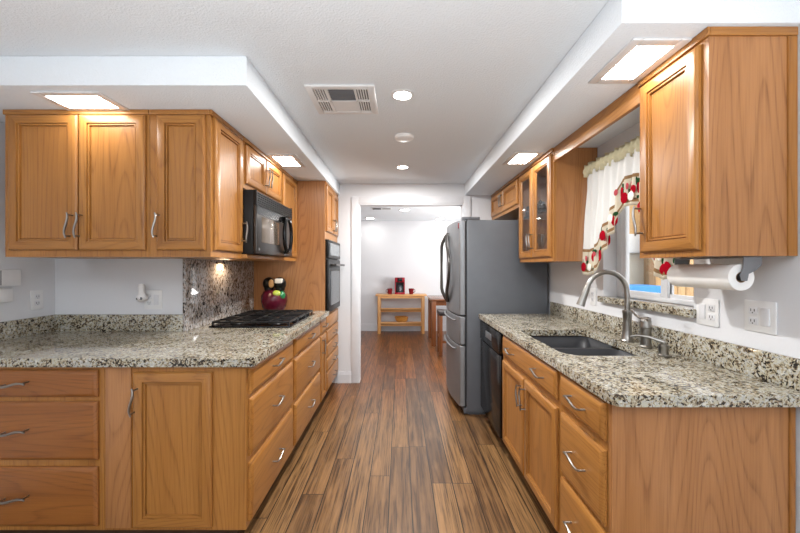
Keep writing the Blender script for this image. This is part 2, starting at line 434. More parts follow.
# ---- window in the right wall
w1 = MB()
WX0, WX1 = RX + 0.085, RX + 0.135
fz0, fz1 = WZ0 + 0.003, WZ1 - 0.003
w1.box(WX0, WX1, WY0 + .003, WY0 + 0.05, fz0, fz1, bev=0.004).box(WX0, WX1, WY1 - 0.05, WY1 - .003, fz0, fz1, bev=0.004)
w1.box(WX0, WX1, WY0 + 0.05, WY1 - 0.05, fz0, fz0 + 0.025, bev=0.004).box(WX0, WX1, WY0 + 0.05, WY1 - 0.05, fz1 - 0.04, fz1, bev=0.004)
win = struct('window_1', w1, 'trim')
sash = MB()
for a, b, xo in ((WY0 + 0.05, 1.965, 0.012), (1.915, WY1 - 0.05, 0.0)):
    x0, x1 = WX0 + xo, WX0 + xo + 0.026
    for p, q in ((a, a + 0.05), (b - 0.05, b)): sash.box(x0, x1, p, q, fz0 + 0.025, fz1 - 0.04, bev=0.003)
    sash.box(x0, x1, a + 0.05, b - 0.05, fz0 + 0.025, fz0 + 0.045).box(x0, x1, a + 0.05, b - 0.05, fz1 - 0.075, fz1 - 0.04)
sash.build('sash', 'trim', win)
g = MB(); g.box(WX0 + 0.03, WX0 + 0.034, WY0 + 0.09, 1.93, fz0 + 0.04, fz1 - 0.07).box(WX0 + 0.01, WX0 + 0.014, 1.95, WY1 - 0.09, fz0 + 0.04, fz1 - 0.07)
g.build('pane', 'glass', win)
lab(MB().box(RX - 0.03, RX + 0.084, WY0 - 0.015, WY1 + 0.02, WZ0 - 0.037, WZ0 + 0.002, bev=0.004).build('window_sill', 'granite', win), 'speckled granite window sill')

# ---- outside the window
struct('ground', MB().box(OX, 9.0, -3.0, FY - 0.03, -0.1, -0.02), 'patio')
tag(MB().box(OX + 0.002, 3.3, FY - 0.028, FY - 0.003, -0.02, 2.6).build('stucco_wall', 'stucco'), 'beige stucco wall outside the window behind the patio', 'wall')
tag(MB().box(1.9, 2.78, FY - 0.10, FY - 0.029, 1.49, 1.70, bev=0.004).build('block_ledge', 'block'), 'white textured block ledge on the stucco wall outside the window', 'ledge')
tag(MB().box(1.9, 2.78, FY - 0.07, FY - 0.029, 1.701, 2.4).build('wood_siding', 'fence'), 'tan wooden siding above the white ledge outside the window', 'siding')
tag(MB().box(2.685, 2.765, 3.84, 3.92, -0.02, 2.6, bev=0.006).build('patio_post', 'post'), 'brown wooden patio post outside the window', 'post')
tag(MB().box(2.0, 2.60, 3.42, 3.80, -0.02, 1.145, bev=0.02).build('patio_box', 'blue'), 'bright blue box on the patio outside the left half of the window', 'patio box')
ft = thing('patio_fence', 'tan vertical board fence outside the right half of the window', 'fence', (3.3, 3.9, -0.02))
for i in range(12):
    MB().box(2.79 + i * 0.088, 2.79 + i * 0.088 + 0.078, 3.90, 3.925, -0.02, 1.9, bev=0.003).build('fence_board', 'fence', ft)
for z in (0.3, 1.5): MB().box(2.79, 3.85, 3.926, 3.97, z, z + 0.09).build('rail', 'fence', ft)

# ------------------------------------------------------------------ cabinet parts
DOOR = [(0, 0.001), (0, 0.011), (0.004, 0.016), (0.010, 0.019), (0.044, 0.019), (0.0452, 0.009), (0.0478, 0.009), (0.049, 0.0145), (0.055, 0.0145), (0.0562, 0.003), (0.0592, 0.003), (0.0605, 0.007)]
DRAWER = [(0, 0.001), (0, 0.009), (0.004, 0.012), (0.016, 0.019), (0.02, 0.0195)]
def pull(f, u, v, vertical, parent, L=0.128, w0=0.019):
    P = (lambda t, a, w: f(u + a, v + t, w)) if vertical else (lambda t, a, w: f(u + t, v + a, w))
    m = MB()
    h = L * 0.42
    m.tube([P(-h, -0.007, w0 - 0.001), P(-h, -0.007, w0 + 0.028)], 0.0042, 8)
    m.tube([P(h, 0.007, w0 - 0.001), P(h, 0.007, w0 + 0.028)], 0.0042, 8)
    pts, rad = [], []
    for i in range(15):
        t = -1 + 2 * i / 14
        pts.append(P(t * L / 2, 0.0105 * math.sin(t * PI * 0.62) - 0.006 * t ** 3 * 1.2, w0 + 0.029 + 0.003 * (1 - t * t)))
        rad.append(0.0036 + 0.0022 * (1 - t * t))
    m.tube(pts, rad, 8)
    return m.build('handle', 'nickel', parent)
def door(f, u0, u1, v0, v1, root, hax, pu=None, pv=None):
    m = MB(); m.loops(f, u0, u1, v0, v1, DOOR)
    d = m.build('door', ['oakZ', 'oak' + hax], root)
    if pu is not None: pull(f, pu, pv, True, d)
    return d
def drawer(f, u0, u1, v0, v1, root, hax, pulls=None, name='drawer'):
    m = MB(); m.loops(f, u0, u1, v0, v1, DRAWER, 0, 0, 0)
    d = m.build(name, 'oak' + hax, root)
    for pu in (pulls if pulls is not None else [(u0 + u1) / 2]): pull(f, pu, (v0 + v1) / 2 + 0.004, False, d)
    return d
def glass_door(f, u0, u1, v0, v1, root, hax, pu, pv):
    m = MB(); m.loops(f, u0, u1, v0, v1, DOOR[:9] + [(0.060, 0.004), (0.060, 0.001)], m_c=None)
    d = m.build('door', ['oakZ', 'oak' + hax], root)
    MB().fbox(f, u0 + 0.056, u1 - 0.056, v0 + 0.056, v1 - 0.056, 0.005, 0.008).build('glass_pane', 'cab_glass', d)
    pull(f, pu, pv, True, d); return d
BZ0, BZ1 = 0.112, 0.874

# ------------------------------------------------------------------ left base cabinets
DR3 = ((0.733, 0.857), (0.443, 0.712), (0.136, 0.410))
c = thing('base_cabinet', 'three-drawer oak base cabinet facing the camera at the far left', 'cabinet', (-1.81, 1.97, 0))
MB().box(-2.25, -1.371, 1.65, 2.30, BZ0, BZ1).build('body', 'oakZ', c)
MB().box(-2.25, -1.371, 1.72, 2.30, 0, BZ0 - 0.001).build('toe_kick', 'toe', c)
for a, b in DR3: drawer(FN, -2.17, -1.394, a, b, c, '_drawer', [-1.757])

c = thing('corner_base_cabinet', 'oak corner base cabinet with tall panel door to camera and three drawers to the aisle', 'cabinet', (-1.04, 2.0, 0))
MB().box(-1.369, -0.715, 1.65, 2.349, BZ0, BZ1).build('body', 'oakZ', c)
MB().box(-1.369, -0.785, 1.72, 2.349, 0, BZ0 - 0.001).build('toe_kick', 'toe', c)
MB().fbox(FN, -1.362, -1.245, BZ0 + 0.012, BZ1 - 0.004, 0.0005, 0.006, bev=0.001).build('filler_panel', 'oak_end', c)
door(FN, -1.229, -0.867, 0.130, 0.847, c, 'X', -1.212, 0.72)
for a, b in DR3: drawer(FL, 1.672, 2.322, a, b, c, 'Y')

c = thing('base_cabinet', 'three-drawer oak base cabinet below the gas cooktop', 'cabinet', (-1.04, 2.74, 0))
MB().box(-1.385, -0.715, 2.351, 3.134, BZ0, BZ1).build('body', 'oakZ', c)
MB().box(-1.385, -0.785, 2.351, 3.134, 0, BZ0 - 0.001).build('toe_kick', 'toe', c)
for a, b in DR3: drawer(FL, 2.377, 3.118, a, b, c, 'Y')

c = thing('narrow_base_cabinet', 'narrow oak base cabinet with one drawer over a slim door beside the wall oven', 'cabinet', (-1.04, 3.25, 0))
MB().box(-1.385, -0.715, 3.136, 3.377, BZ0, BZ1).build('body', 'oakZ', c)
MB().box(-1.385, -0.785, 3.136, 3.377, 0, BZ0 - 0.001).build('toe_kick', 'toe', c)
drawer(FL, 3.148, 3.365, 0.733, 0.857, c, 'Y')
door(FL, 3.148, 3.365, 0.13, 0.712, c, 'Y', 3.17, 0.62)

TX0, TY0, TY1 = -1.405, 3.38, 4.062
c = thing('oven_cabinet', 'tall oak wall oven cabinet at the end of the left run', 'tall cabinet', (-1.05, 3.72, 0))
b = MB(); b.box(TX0, -0.715, TY0, TY0 + 0.02, BZ0, SZ - 0.002).box(TX0, -0.715, TY1 - 0.02, TY1, BZ0, SZ - 0.002)
b.build('side_panel', 'oak_end', c)
b = MB(); b.box(TX0, -0.715, TY0 + 0.02, TY1 - 0.02, BZ0, 0.88).box(TX0, -0.715, TY0 + 0.02, TY1 - 0.02, 1.60, SZ - 0.002).box(TX0, TX0 + 0.015, TY0 + 0.02, TY1 - 0.02, 0.88, 1.60)
b.build('body', 'oakZ', c)
MB().box(TX0, -0.785, TY0, TY1, 0, BZ0 - 0.001).build('toe_kick', 'toe', c)
for a, bb in ((0.592, 0.714), (0.453, 0.579), (0.318, 0.44), (0.136, 0.305)): drawer(FL, 3.42, 4.03, a, bb, c, 'Y')
MB().fbox(FL, 3.40, 4.04, 0.73, 0.86, 0.0005, 0.014, bev=0.003).build('front_panel', 'oakY', c)
door(FL, 3.415, 3.715, 1.675, 2.115, c, 'Y', 3.69, 1.76)
door(FL, 3.725, 4.03, 1.675, 2.115, c, 'Y', 3.75, 1.76)
MB().fbox(FL, TY0, TY1, 2.125, SZ - 0.002, 0.0005, 0.008).build('top_trim', 'oakY', c)

# wall oven
ov = thing('wall_oven', 'black built-in wall oven with grey glass door and long bar handle', 'oven', (-1.0, 3.72, 0.885))
MB().box(-1.36, -0.714, 3.45, 3.99, 0.885, 1.595).build('body', 'black_matte', ov)
MB().fbox(FL, 3.405, 4.04, 1.415, 1.595, 0.002, 0.035, bev=0.006).build('control_panel', 'black_matte', ov)
MB().fbox(FL, 3.46, 3.99, 1.445, 1.565, 0.034, 0.038).build('display', 'display', ov)
dd = MB().fbox(FL, 3.405, 4.04, 0.885, 1.405, 0.002, 0.035, bev=0.01).build('door', 'black_matte', ov)
MB().fbox(FL, 3.47, 3.98, 0.95, 1.29, 0.034, 0.038).build('window', 'screen', dd)
MB().tube([FL(3.46, 1.35, 0.085), FL(3.99, 1.35, 0.085)], 0.012, 10).tube([FL(3.5, 1.35, 0.034), FL(3.5, 1.35, 0.085)], 0.01).tube([FL(3.95, 1.35, 0.034), FL(3.95, 1.35, 0.085)], 0.01).build('handle', 'dark_steel', dd)

# left countertop
def rounded(poly, radii, n=6):
    out = []
    N = len(poly)
    for i in range(N):
        p = Vector(poly[i]); a = Vector(poly[i - 1]); b = Vector(poly[(i + 1) % N]); r = radii[i] if isinstance(radii, (list, tuple)) else radii
        if r <= 0: out.append(tuple(p)); continue
        d0 = (a - p).normalized(); d1 = (b - p).normalized()
        ang = d0.angle(d1); t = r / math.tan(ang / 2)
        c0 = p + (d0 + d1).normalized() * (r / math.sin(ang / 2))
        s0 = p + d0 * t - c0; s1 = p + d1 * t - c0
        tot = s0.angle_signed(s1)
        for k in range(n + 1):
            q = s0.copy(); th = -tot * k / n
            q = Vector((s0.x * math.cos(th) - s0.y * math.sin(th), s0.x * math.sin(th) + s0.y * math.cos(th)))
            out.append(tuple(c0 + q))
    return out
def bevel_mod(o, w=0.008, seg=3):
    m = o.modifiers.new('edge', 'BEVEL'); m.width = w; m.segments = seg; m.limit_method = 'ANGLE'; m.angle_limit = math.radians(40)
CT0, CT1 = 0.875, 0.915
ct = thing('countertop', 'L-shaped speckled granite countertop on the left run holding the cooktop', 'countertop', (-1.2, 2.2, CT0))
poly = rounded([(LX + 0.004, 1.622), (-0.672, 1.622), (-0.672, TY0 - 0.003), (SX + 0.004, TY0 - 0.003), (SX + 0.004, BY - 0.004), (LX + 0.004, BY - 0.004)], [0, 0.025, 0, 0, 0, 0])
o = MB().prism(poly, CT0, CT1).build('slab', 'granite', ct); bevel_mod(o)
MB().box(LX + 0.024, SX + 0.002, BY - 0.024, BY - 0.004, CT1 + .0005, 1.023, bev=0.003).box(LX + 0.003, LX + 0.023, 1.62, BY - 0.004, CT1 + .0005, 1.023, bev=0.003).build('backsplash', 'granite', ct)
tag(MB().box(SX + 0.003, SX + 0.023, BY - 0.024, TY0 - 0.003, CT1 + 0.001, 1.383, bev=0.002).build('backsplash_slab', 'granite_slab'), 'full-height speckled granite backsplash slab behind the cooktop', 'backsplash')

# ------------------------------------------------------------------ left wall cabinets
UZ0 = 1.385
UD0, UD1 = 1.42, 2.12
c = thing('wall_cabinet', 'double-door oak wall cabinet facing the camera at upper left', 'cabinet', (-1.68, 2.08, UZ0))
MB().box(-2.054, -1.302, 1.85, BY - 0.004, UZ0, SZ - 0.002).build('body', 'oakZ', c)
door(FN2, -2.023, -1.668, UD0, UD1, c, 'X', -1.693, 1.545)
door(FN2, -1.660, -1.318, UD0, UD1, c, 'X', -1.645, 1.545)
MB().fbox(FN2, -2.056, -1.302, 2.122, SZ - 0.002, 0.0005, 0.012, bev=0.003).build('top_trim', 'oakX', c)
c = thing('corner_wall_cabinet', 'oak corner wall cabinet with one door to the camera and one to the aisle', 'cabinet', (-1.14, 2.03, UZ0))
MB().box(-1.300, -0.985, 1.85, 2.208, UZ0, SZ - 0.002).build('body', 'oakZ', c)
door(FN2, -1.258, -1.009, UD0, UD1, c, 'X', -1.247, 1.545)
door(FL2, 1.872, 2.196, UD0, UD1, c, 'Y', 2.17, 1.545)
MB().fbox(FN2, -1.3, -0.985, 2.122, SZ - 0.002, 0.0005, 0.012, bev=0.003).fbox(FL2, 1.838, 2.208, 2.122, SZ - 0.002, 0.0005, 0.012, bev=0.003).build('top_trim', 'oakY', c)
c = thing('wall_cabinet', 'short double-door oak wall cabinet above the microwave', 'cabinet', (-1.2, 2.58, 1.83))
MB().box(-1.405, -0.985, 2.210, 2.949, 1.83, SZ - 0.002).build('body', 'oakZ', c)
door(FL2, 2.255, 2.572, 1.862, 2.112, c, 'Y', 2.553, 1.97)
door(FL2, 2.585, 2.915, 1.862, 2.112, c, 'Y', 2.605, 1.97)
MB().fbox(FL2, 2.21, 2.949, 2.122, SZ - 0.002, 0.0005, 0.012, bev=0.003).build('top_trim', 'oakY', c)
c = thing('wall_cabinet', 'narrow full-height oak wall cabinet between the microwave and the oven cabinet', 'cabinet', (-1.2, 3.16, UZ0))
MB().box(-1.405, -0.985, 2.951, 3.376, UZ0, SZ - 0.002).build('body', 'oakZ', c)
door(FL2, 2.968, 3.35, UD0, UD1, c, 'Y', 2.985, 1.545)
MB().fbox(FL2, 2.951, 3.376, 2.122, SZ - 0.002, 0.0005, 0.012, bev=0.003).build('top_trim', 'oakY', c)
tag(MB().box(-1.385, -0.955, 2.211, 2.948, UZ0, 1.412, bev=0.002).build('microwave_shelf', 'oakY'), 'oak shelf board under the microwave', 'shelf')

# microwave
mw = thing('microwave', 'black and dark steel microwave between the left wall cabinets', 'microwave', (-1.13, 2.58, 1.413))
MB().box(-1.38, -0.915, 2.213, 2.946, 1.413, 1.815, bev=0.004).build('body', 'black_matte', mw)
FM = facade((-0.915, 0, 0), (0, 1, 0), (1, 0, 0))
gr = MB()
for i in range(6): gr.fbox(FM, 2.225, 2.935, 1.725 + i * 0.0145, 1.7335 + i * 0.0145, 0.001, 0.022)
gr.fbox(FM, 2.215, 2.225, 1.72, 1.815, 0.001, 0.022).fbox(FM, 2.935, 2.945, 1.72, 1.815, 0.001, 0.022)
gr.build('vent_grille', 'black_matte', mw)
dr = MB().fbox(FM, 2.216, 2.735, 1.418, 1.718, 0.001, 0.024, bev=0.004).build('door', 'dark_steel', mw)
MB().fbox(FM, 2.29, 2.62, 1.49, 1.655, 0.0235, 0.026, bev=0.0008).build('window', 'mw_window', dr)
MB().fbox(FM, 2.216, 2.735, 1.665, 1.718, 0.0235, 0.0258).build('top_band', 'black', dr)
MB().lathe(FM(2.25, 1.445, 0.023), [(0.009, 0), (0.009, 0.003)], 12, axis='X').build('badge', 'steel', dr)
MB().fbox(FM, 2.738, 2.944, 1.418, 1.718, 0.001, 0.022, bev=0.004).build('control_panel', 'dark_steel', mw)
hd = MB(); pts = []
for i in range(29):
    a = 2 * PI * i / 28
    pts.append(FM(2.745 + 0.085 * math.cos(a), 1.575 + 0.13 * math.sin(a), 0.05))
hd.tube(pts, 0.014, 8)
for a in (PI / 2, -PI / 2): hd.tube([FM(2.745, 1.575 + 0.13 * math.sin(a), 0.02), FM(2.745, 1.575 + 0.13 * math.sin(a), 0.05)], 0.014)
hd.build('handle', 'black', dr)

d = bpy.data.lights.new('cooktop_lamp', 'AREA'); d.size = 0.08; d.energy = 1.6; d.color = (1.0, 0.72, 0.45)
lo = bpy.data.objects.new('cooktop_lamp', d); COL.objects.link(lo); lo.parent = mw; lo.location = (-1.335 + 1.13, 2.74 - 2.58, 1.378 - 1.413); lo.rotation_euler = (0, -0.35, 0)

# cooktop
CY0, CY1, CX0, CX1 = 2.43, 3.12, -1.31, -0.748
ck = thing('gas_cooktop', 'black gas cooktop with cast iron grates set in the left countertop', 'cooktop', (-1.03, 2.77, CT1 + 0.001))
MB().box(CX0, CX1, CY0, CY1, CT1 + 0.001, CT1 + 0.012, bev=0.004).build('tray', 'black', ck)
bx = ((-1.17, 2.56), (-0.89, 2.56), (-1.17, 2.98), (-0.92, 2.95), (-1.03, 2.77))
for x, y in bx:
    MB().lathe((x, y, CT1 + 0.0115), [(0.055, 0), (0.05, 0.008), (0.036, 0.01), (0.036, 0.02), (0.03, 0.024), (0.001, 0.024)], 18).build('burner', 'iron', ck)
for y0, y1 in ((CY0 + 0.015, 2.655), (2.665, 2.875), (2.885, CY1 - 0.015)):
    gm = MB(); zt = CT1 + 0.043; r = 0.0055
    for x in (CX0 + 0.02, CX1 - 0.02): gm.box(x - r, x + r, y0, y1, zt - 0.014, zt, bev=0.003)
    for y in (y0 + r, y1 - r): gm.box(CX0 + 0.02, CX1 - 0.02, y - r, y + r, zt - 0.014, zt, bev=0.003)
    ym = (y0 + y1) / 2
    gm.box(CX0 + 0.02, CX1 - 0.02, ym - r, ym + r, zt - 0.012, zt + 0.002, bev=0.003)
    for x in (-1.17, -1.03, -0.9): gm.box(x - r, x + r, y0, y1, zt - 0.012, zt + 0.003, bev=0.003)
    for x in (CX0 + 0.02, CX1 - 0.02):
        for y in (y0 + r, y1 - r): gm.box(x - r, x + r, y - r, y + r, CT1 + 0.0115, zt - 0.013)
    gm.build('grate', 'iron', ck)
for i in range(4):
    MB().lathe((-0.775, 2.62 + i * 0.12, CT1 + 0.0115), [(0.015, 0), (0.016, 0.014), (0.013, 0.024), (0.001, 0.025)], 14).build('knob', 'black', ck)

# apple shaped jar
jr = thing('cookie_jar', 'maroon apple-shaped ceramic jar with two black-headed figures on its lid', 'jar', (-1.16, 3.262, CT1 + 0.001))
J = (-1.15, 3.255, CT1 + 0.001)
MB().lathe(J, [(0.052, 0), (0.078, 0.01), (0.104, 0.05), (0.116, 0.105), (0.113, 0.155), (0.095, 0.192), (0.064, 0.208), (0.03, 0.204), (0.001, 0.198)], 28).build('body', 'maroon', jr)
def leaf(c, rx, ry, rz, mat, nm):
    MB().ball(c, 1.0, 0, 2, (rx, ry, rz)).build(nm, mat, jr)
leaf((J[0] + 0.035, J[1] - 0.055, J[2] + 0.172), 0.05, 0.05, 0.035, 'lime', 'pale_leaf')
leaf((J[0] + 0.078, J[1] - 0.035, J[2] + 0.155), 0.034, 0.045, 0.045, 'green', 'green_leaf')
for dx, nm in ((-0.045, 'tan'), (0.055, 'cream')):
    hm = MB(); hm.ball((J[0] + dx, J[1] - 0.01, J[2] + 0.262), 0.058, 0, 3, (0.95, 0.95, 1.05))
    hm.ball((J[0] + dx, J[1] - 0.01, J[2] + 0.215), 0.044, 0, 2)
    h = hm.build('figure', 'black_matte', jr)
    if nm == 'tan': MB().ball((J[0] + dx + 0.034, J[1] - 0.048, J[2] + 0.264), 0.034, 0, 2, (0.8, 0.6, 1.15)).build('face', 'tan', h)
    else: MB().box(J[0] + dx - 0.028, J[0] + dx + 0.034, J[1] - 0.076, J[1] - 0.02, J[2] + 0.268, J[2] + 0.31, bev=0.008).build('hat', 'cream', h)

# ------------------------------------------------------------------ right base cabinets
DRR = ((0.725, 0.857), (0.428, 0.690), (0.136, 0.405))
c = thing('base_cabinet', 'three-drawer oak base cabinet at the near end of the right counter', 'cabinet', (1.03, 1.4, 0))
MB().box(0.725, 1.342, 1.235, 1.589, BZ0, BZ1).build('body', 'oakZ', c)
MB().box(0.725, 1.342, 1.215, 1.234, 0.0, BZ1).build('end_panel', 'oak_end', c)
MB().box(1.327, 1.345, 1.208, 1.2145, 0.0, BZ1, bev=0.001).build('edge_strip', 'oakZ', c)
MB().box(0.795, 1.342, 1.236, 1.589, 0, BZ0 - 0.001).build('toe_kick', 'toe', c)
for a, b in DRR: drawer(FR, 1.243, 1.578, a, b, c, 'Y')
c = thing('sink_base_cabinet', 'oak sink base cabinet with a two-handle false drawer over twin doors', 'cabinet', (1.03, 2.04, 0))
b = MB(); X0, X1, Y0, Y1 = 0.725, 1.342, 1.591, 2.492
b.box(X0, X0 + 0.02, Y0, Y1, BZ0, BZ1).box(X1 - 0.012, X1, Y0, Y1, BZ0, BZ1).box(X0 + 0.02, X1 - 0.012, Y0, Y0 + 0.018, BZ0, BZ1).box(X0 + 0.02, X1 - 0.012, Y1 - 0.018, Y1, BZ0, BZ1).box(X0 + 0.02, X1 - 0.012, Y0 + 0.018, Y1 - 0.018, BZ0, BZ0 + 0.018)
b.build('body', 'oakZ', c)
MB().box(0.795, 1.342, Y0, Y1, 0, BZ0 - 0.001).build('toe_kick', 'toe', c)
drawer(FR, 1.62, 2.462, 0.725, 0.857, c, 'Y', [1.80, 2.26], 'false_drawer_front')
door(FR, 1.62, 2.032, 0.13, 0.69, c, 'Y', 2.008, 0.585)
door(FR, 2.042, 2.462, 0.13, 0.69, c, 'Y', 2.066, 0.585)

# dishwasher
dw = thing('dishwasher', 'black dishwasher beside the refrigerator under the right counter', 'dishwasher', (1.0, 2.81, 0))
MB().box(0.735, 1.30, 2.503, 3.112, 0.11, 0.868).build('body', 'black_matte', dw)
MB().box(0.79, 1.30, 2.503, 3.112, 0.0, 0.109).build('toe_kick', 'black_matte', dw)
FD = facade((0.735, 0, 0), (0, 1, 0), (-1, 0, 0))
MB().fbox(FD, 2.508, 3.107, 0.12, 0.705, 0.001, 0.032, bev=0.006).build('door', 'black', dw)
cp = MB().fbox(FD, 2.508, 3.107, 0.712, 0.866, 0.001, 0.036, bev=0.006).build('control_panel', 'black', dw)
MB().fbox(FD, 2.72, 2.89, 0.765, 0.815, 0.035, 0.041, bev=0.002).build('latch', 'steel', cp)

# right countertop with sink cut-out
cr = thing('countertop', 'long speckled granite countertop on the right run around the black sink', 'countertop', (1.0, 2.2, CT0))
SY0, SY1, SX0, SX1 = 1.672, 2.36, 0.785, 1.222
hole = rounded([(SX0, SY0), (SX1, SY0), (SX1 + 0.012, SY1), (SX0, SY1)], [0.10, 0.05, 0.05, 0.06], 8)
poly = rounded([(0.70, 1.160), (RX - 0.004, 1.160), (RX - 0.004, 3.165), (0.70, 3.165)], [0.035, 0, 0, 0])
o = MB().prism(poly, CT0, CT1, (hole,)).build('slab', 'granite', cr); bevel_mod(o)
MB().box(1.335, 1.3535, 1.160, 3.165, CT1 + 0.0005, 1.023, bev=0.003).build('backsplash', 'granite', cr)

# sink
sk = thing('kitchen_sink', 'black double-bowl undermount sink in the right countertop', 'sink', (1.0, 1.97, 0.68))
def bowl(y0, y1, x1, far):
    m = MB(); rings = []
    r = 0.06
    for z, d in ((0.872, 0), (0.75, 0.006), (0.70, 0.016), (0.685, 0.04)):
        pts = rounded([(SX0 - 0.004 + d, y0 + d), (x1 - d, y0 + d), (x1 - d, y1 - d), (SX0 - 0.004 + d, y1 - d)], r, 5)
        rings.append(m.ring([Vector((p[0], p[1], z)) for p in pts]))
    for a, b in zip(rings, rings[1:]): m.bridge(a, b)
    m.cap(rings[-1])
    o = m.build('bowl', 'sink', sk)
    sol = o.modifiers.new('wall', 'SOLIDIFY'); sol.thickness = 0.006; sol.offset = 0
    MB().lathe(((SX0 + x1) / 2, (y0 + y1) / 2, 0.6885), [(0.045, 0), (0.042, 0.003), (0.02, 0.001), (0.001, 0.001)], 18).build('drain', 'steel', o)
bowl(SY0 - 0.006, 1.998, SX1 + 0.006, 0); bowl(2.026, SY1 + 0.006, SX1 + 0.012, 1)
MB().box(SX0 + 0.01, SX1 - 0.002, 1.999, 2.025, 0.80, 0.872, bev=0.008).build('divider', 'sink', sk)

# faucet
fc = thing('kitchen_faucet', 'brushed nickel gooseneck faucet with pull-down spout behind the sink', 'faucet', (1.272, 1.99, CT1 + 0.001))
zb = CT1 + 0.001
MB().lathe((1.272, 1.99, zb), [(0.032, 0), (0.033, 0.006), (0.027, 0.014), (0.0225, 0.06), (0.021, 0.11), (0.0235, 0.155), (0.0255, 0.16), (0.0255, 0.172), (0.016, 0.176)], 20).build('base_column', 'faucet', fc)
pts = [(1.272, 1.99, zb + 0.172), (1.272, 1.99, zb + 0.26)]
for i in range(1, 15):
    a = PI * 0.92 * i / 14; R = 0.108
    pts.append((1.272 - R + R * math.cos(a), 1.99 + 0.02 * i / 14, zb + 0.275 + R * math.sin(a) * 1.05))
MB().tube(pts, 0.0142, 12).build('neck', 'faucet', fc)
e = Vector(pts[-1]); dv = (e - Vector(pts[-2])).normalized()
MB().tube([e - dv * 0.005, e + dv * 0.004, e + dv * 0.045, e + dv * 0.095, e + dv * 0.112], [0.0148, 0.0165, 0.018, 0.022, 0.0235], 14).build('spray_head', 'faucet', fc)
hv = thing('faucet_handle', 'nickel side valve with curved lever beside the gooseneck faucet', 'faucet valve', (1.275, 1.845, zb))
MB().lathe((1.275, 1.845, zb), [(0.03, 0), (0.031, 0.006), (0.026, 0.012), (0.0245, 0.07), (0.0255, 0.1), (0.0285, 0.104), (0.0285, 0.118), (0.026, 0.125), (0.026, 0.138), (0.02, 0.146), (0.001, 0.148)], 20).build('body', 'faucet', hv)
MB().tube([(1.278, 1.82, zb + 0.149), (1.275, 1.845, zb + 0.150), (1.272, 1.88, zb + 0.146), (1.269, 1.915, zb + 0.158), (1.266, 1.945, zb + 0.182)], [0.009, 0.01, 0.008, 0.0065, 0.0075], 10).build('lever', 'faucet', hv)
sp = thing('soap_dispenser', 'small nickel soap pump at the near corner of the sink', 'soap dispenser', (1.235, 1.665, zb))
MB().lathe((1.235, 1.665, zb), [(0.026, 0), (0.027, 0.005), (0.021, 0.01), (0.019, 0.03), (0.022, 0.038), (0.022, 0.052), (0.012, 0.056), (0.012, 0.066), (0.001, 0.067)], 18).build('collar', 'faucet', sp)
MB().tube([(1.238, 1.66, zb + 0.064), (1.222, 1.675, zb + 0.07), (1.19, 1.70, zb + 0.082), (1.155, 1.728, zb + 0.085), (1.132, 1.745, zb + 0.076)], [0.008, 0.009, 0.007, 0.0055, 0.005], 10).build('spout', 'faucet', sp)

# refrigerator
fr = thing('refrigerator', 'grey French door refrigerator with stainless doors at the end of the right run', 'refrigerator', (0.95, 3.62, 0))
GY0, GY1 = 3.19, 4.055
MB().box(0.60, 1.325, GY0, GY1, 0.03, 1.753, bev=0.006).build('body', 'fridge_side', fr)
MB().box(0.62, 1.30, GY0 + 0.02, GY1 - 0.02, 0, 0.03).box(0.575, 0.62, GY0 + 0.005, GY1 - 0.005, 0.012, 0.065, bev=0.006).build('kick_plate', 'fridge_side', fr)
MB().box(0.588, 0.600, GY0 + 0.012, GY1 - 0.012, 0.075, 1.745).build('gasket', 'gasket', fr)
YM = (GY0 + GY1) / 2; HW = (GY1 - GY0) / 2
def fx(y): return 0.536 - 0.046 * (1 - ((y - YM) / HW) ** 2)
def front(y0, y1, z0, z1):
    m = MB(); n = 10; e = 0.010; prof = []
    poly = [(0.587, y0), (fx(y0) + e, y0)] + [(fx(y0 + (y1 - y0) * i / n), min(max(y0 + (y1 - y0) * i / n, y0 + e * 0.5), y1 - e * 0.5)) for i in range(n + 1)] + [(fx(y1) + e, y1), (0.587, y1)]
    return m.prism(poly, z0, z1)
def fhandle(m, y, z0, z1, bow, st):
    pts, rr = [], []
    for i in range(17):
        t = i / 16; s_ = math.sin(PI * t)
        yy = y + bow * s_
        pts.append((fx(yy) - 0.010 - st * min(1, s_ * 2.2), yy, z0 + (z1 - z0) * t)); rr.append(0.012 + 0.006 * (abs(2 * t - 1)))
    m.tube(pts, rr, 10); return m
d1 = front(GY0 + 0.002, YM - 0.003, 0.895, 1.752).build('door', 'steel', fr); bevel_mod(d1, 0.006, 2)
d2 = front(YM + 0.003, GY1 - 0.002, 0.895, 1.752).build('door', 'steel', fr); bevel_mod(d2, 0.006, 2)
fhandle(MB(), YM - 0.045, 0.99, 1.66, -0.20, 0.028).build('handle', 'dark_steel', d1)  # wide bow follows the handle's reflection in the door, put into the shape
fhandle(MB(), YM + 0.04, 0.99, 1.66, 0.03, 0.05).build('handle', 'dark_steel', d2)
for z0, z1 in ((0.632, 0.884), (0.078, 0.621)):
    w_ = front(GY0 + 0.002, GY1 - 0.002, z0, z1).build('drawer', 'steel', fr); bevel_mod(w_, 0.006, 2)
    hm = MB(); pts = [(fx(y) - 0.016, y, z1 - 0.045) for y in [GY0 + 0.12 + (GY1 - GY0 - 0.24) * i / 12 for i in range(13)]]
    hm.tube([(fx(GY0 + 0.11) + 0.002, GY0 + 0.11, z1 - 0.045)] + pts + [(fx(GY1 - 0.11) + 0.002, GY1 - 0.11, z1 - 0.045)], 0.009, 8)
    hm.build('handle', 'steel', w_)
MB().box(0.56, 0.72, GY0 + 0.01, GY0 + 0.06, 1.754, 1.782, bev=0.004).box(0.56, 0.72, GY1 - 0.06, GY1 - 0.01, 1.754, 1.782, bev=0.004).build('hinge_cover', 'fridge_side', fr)
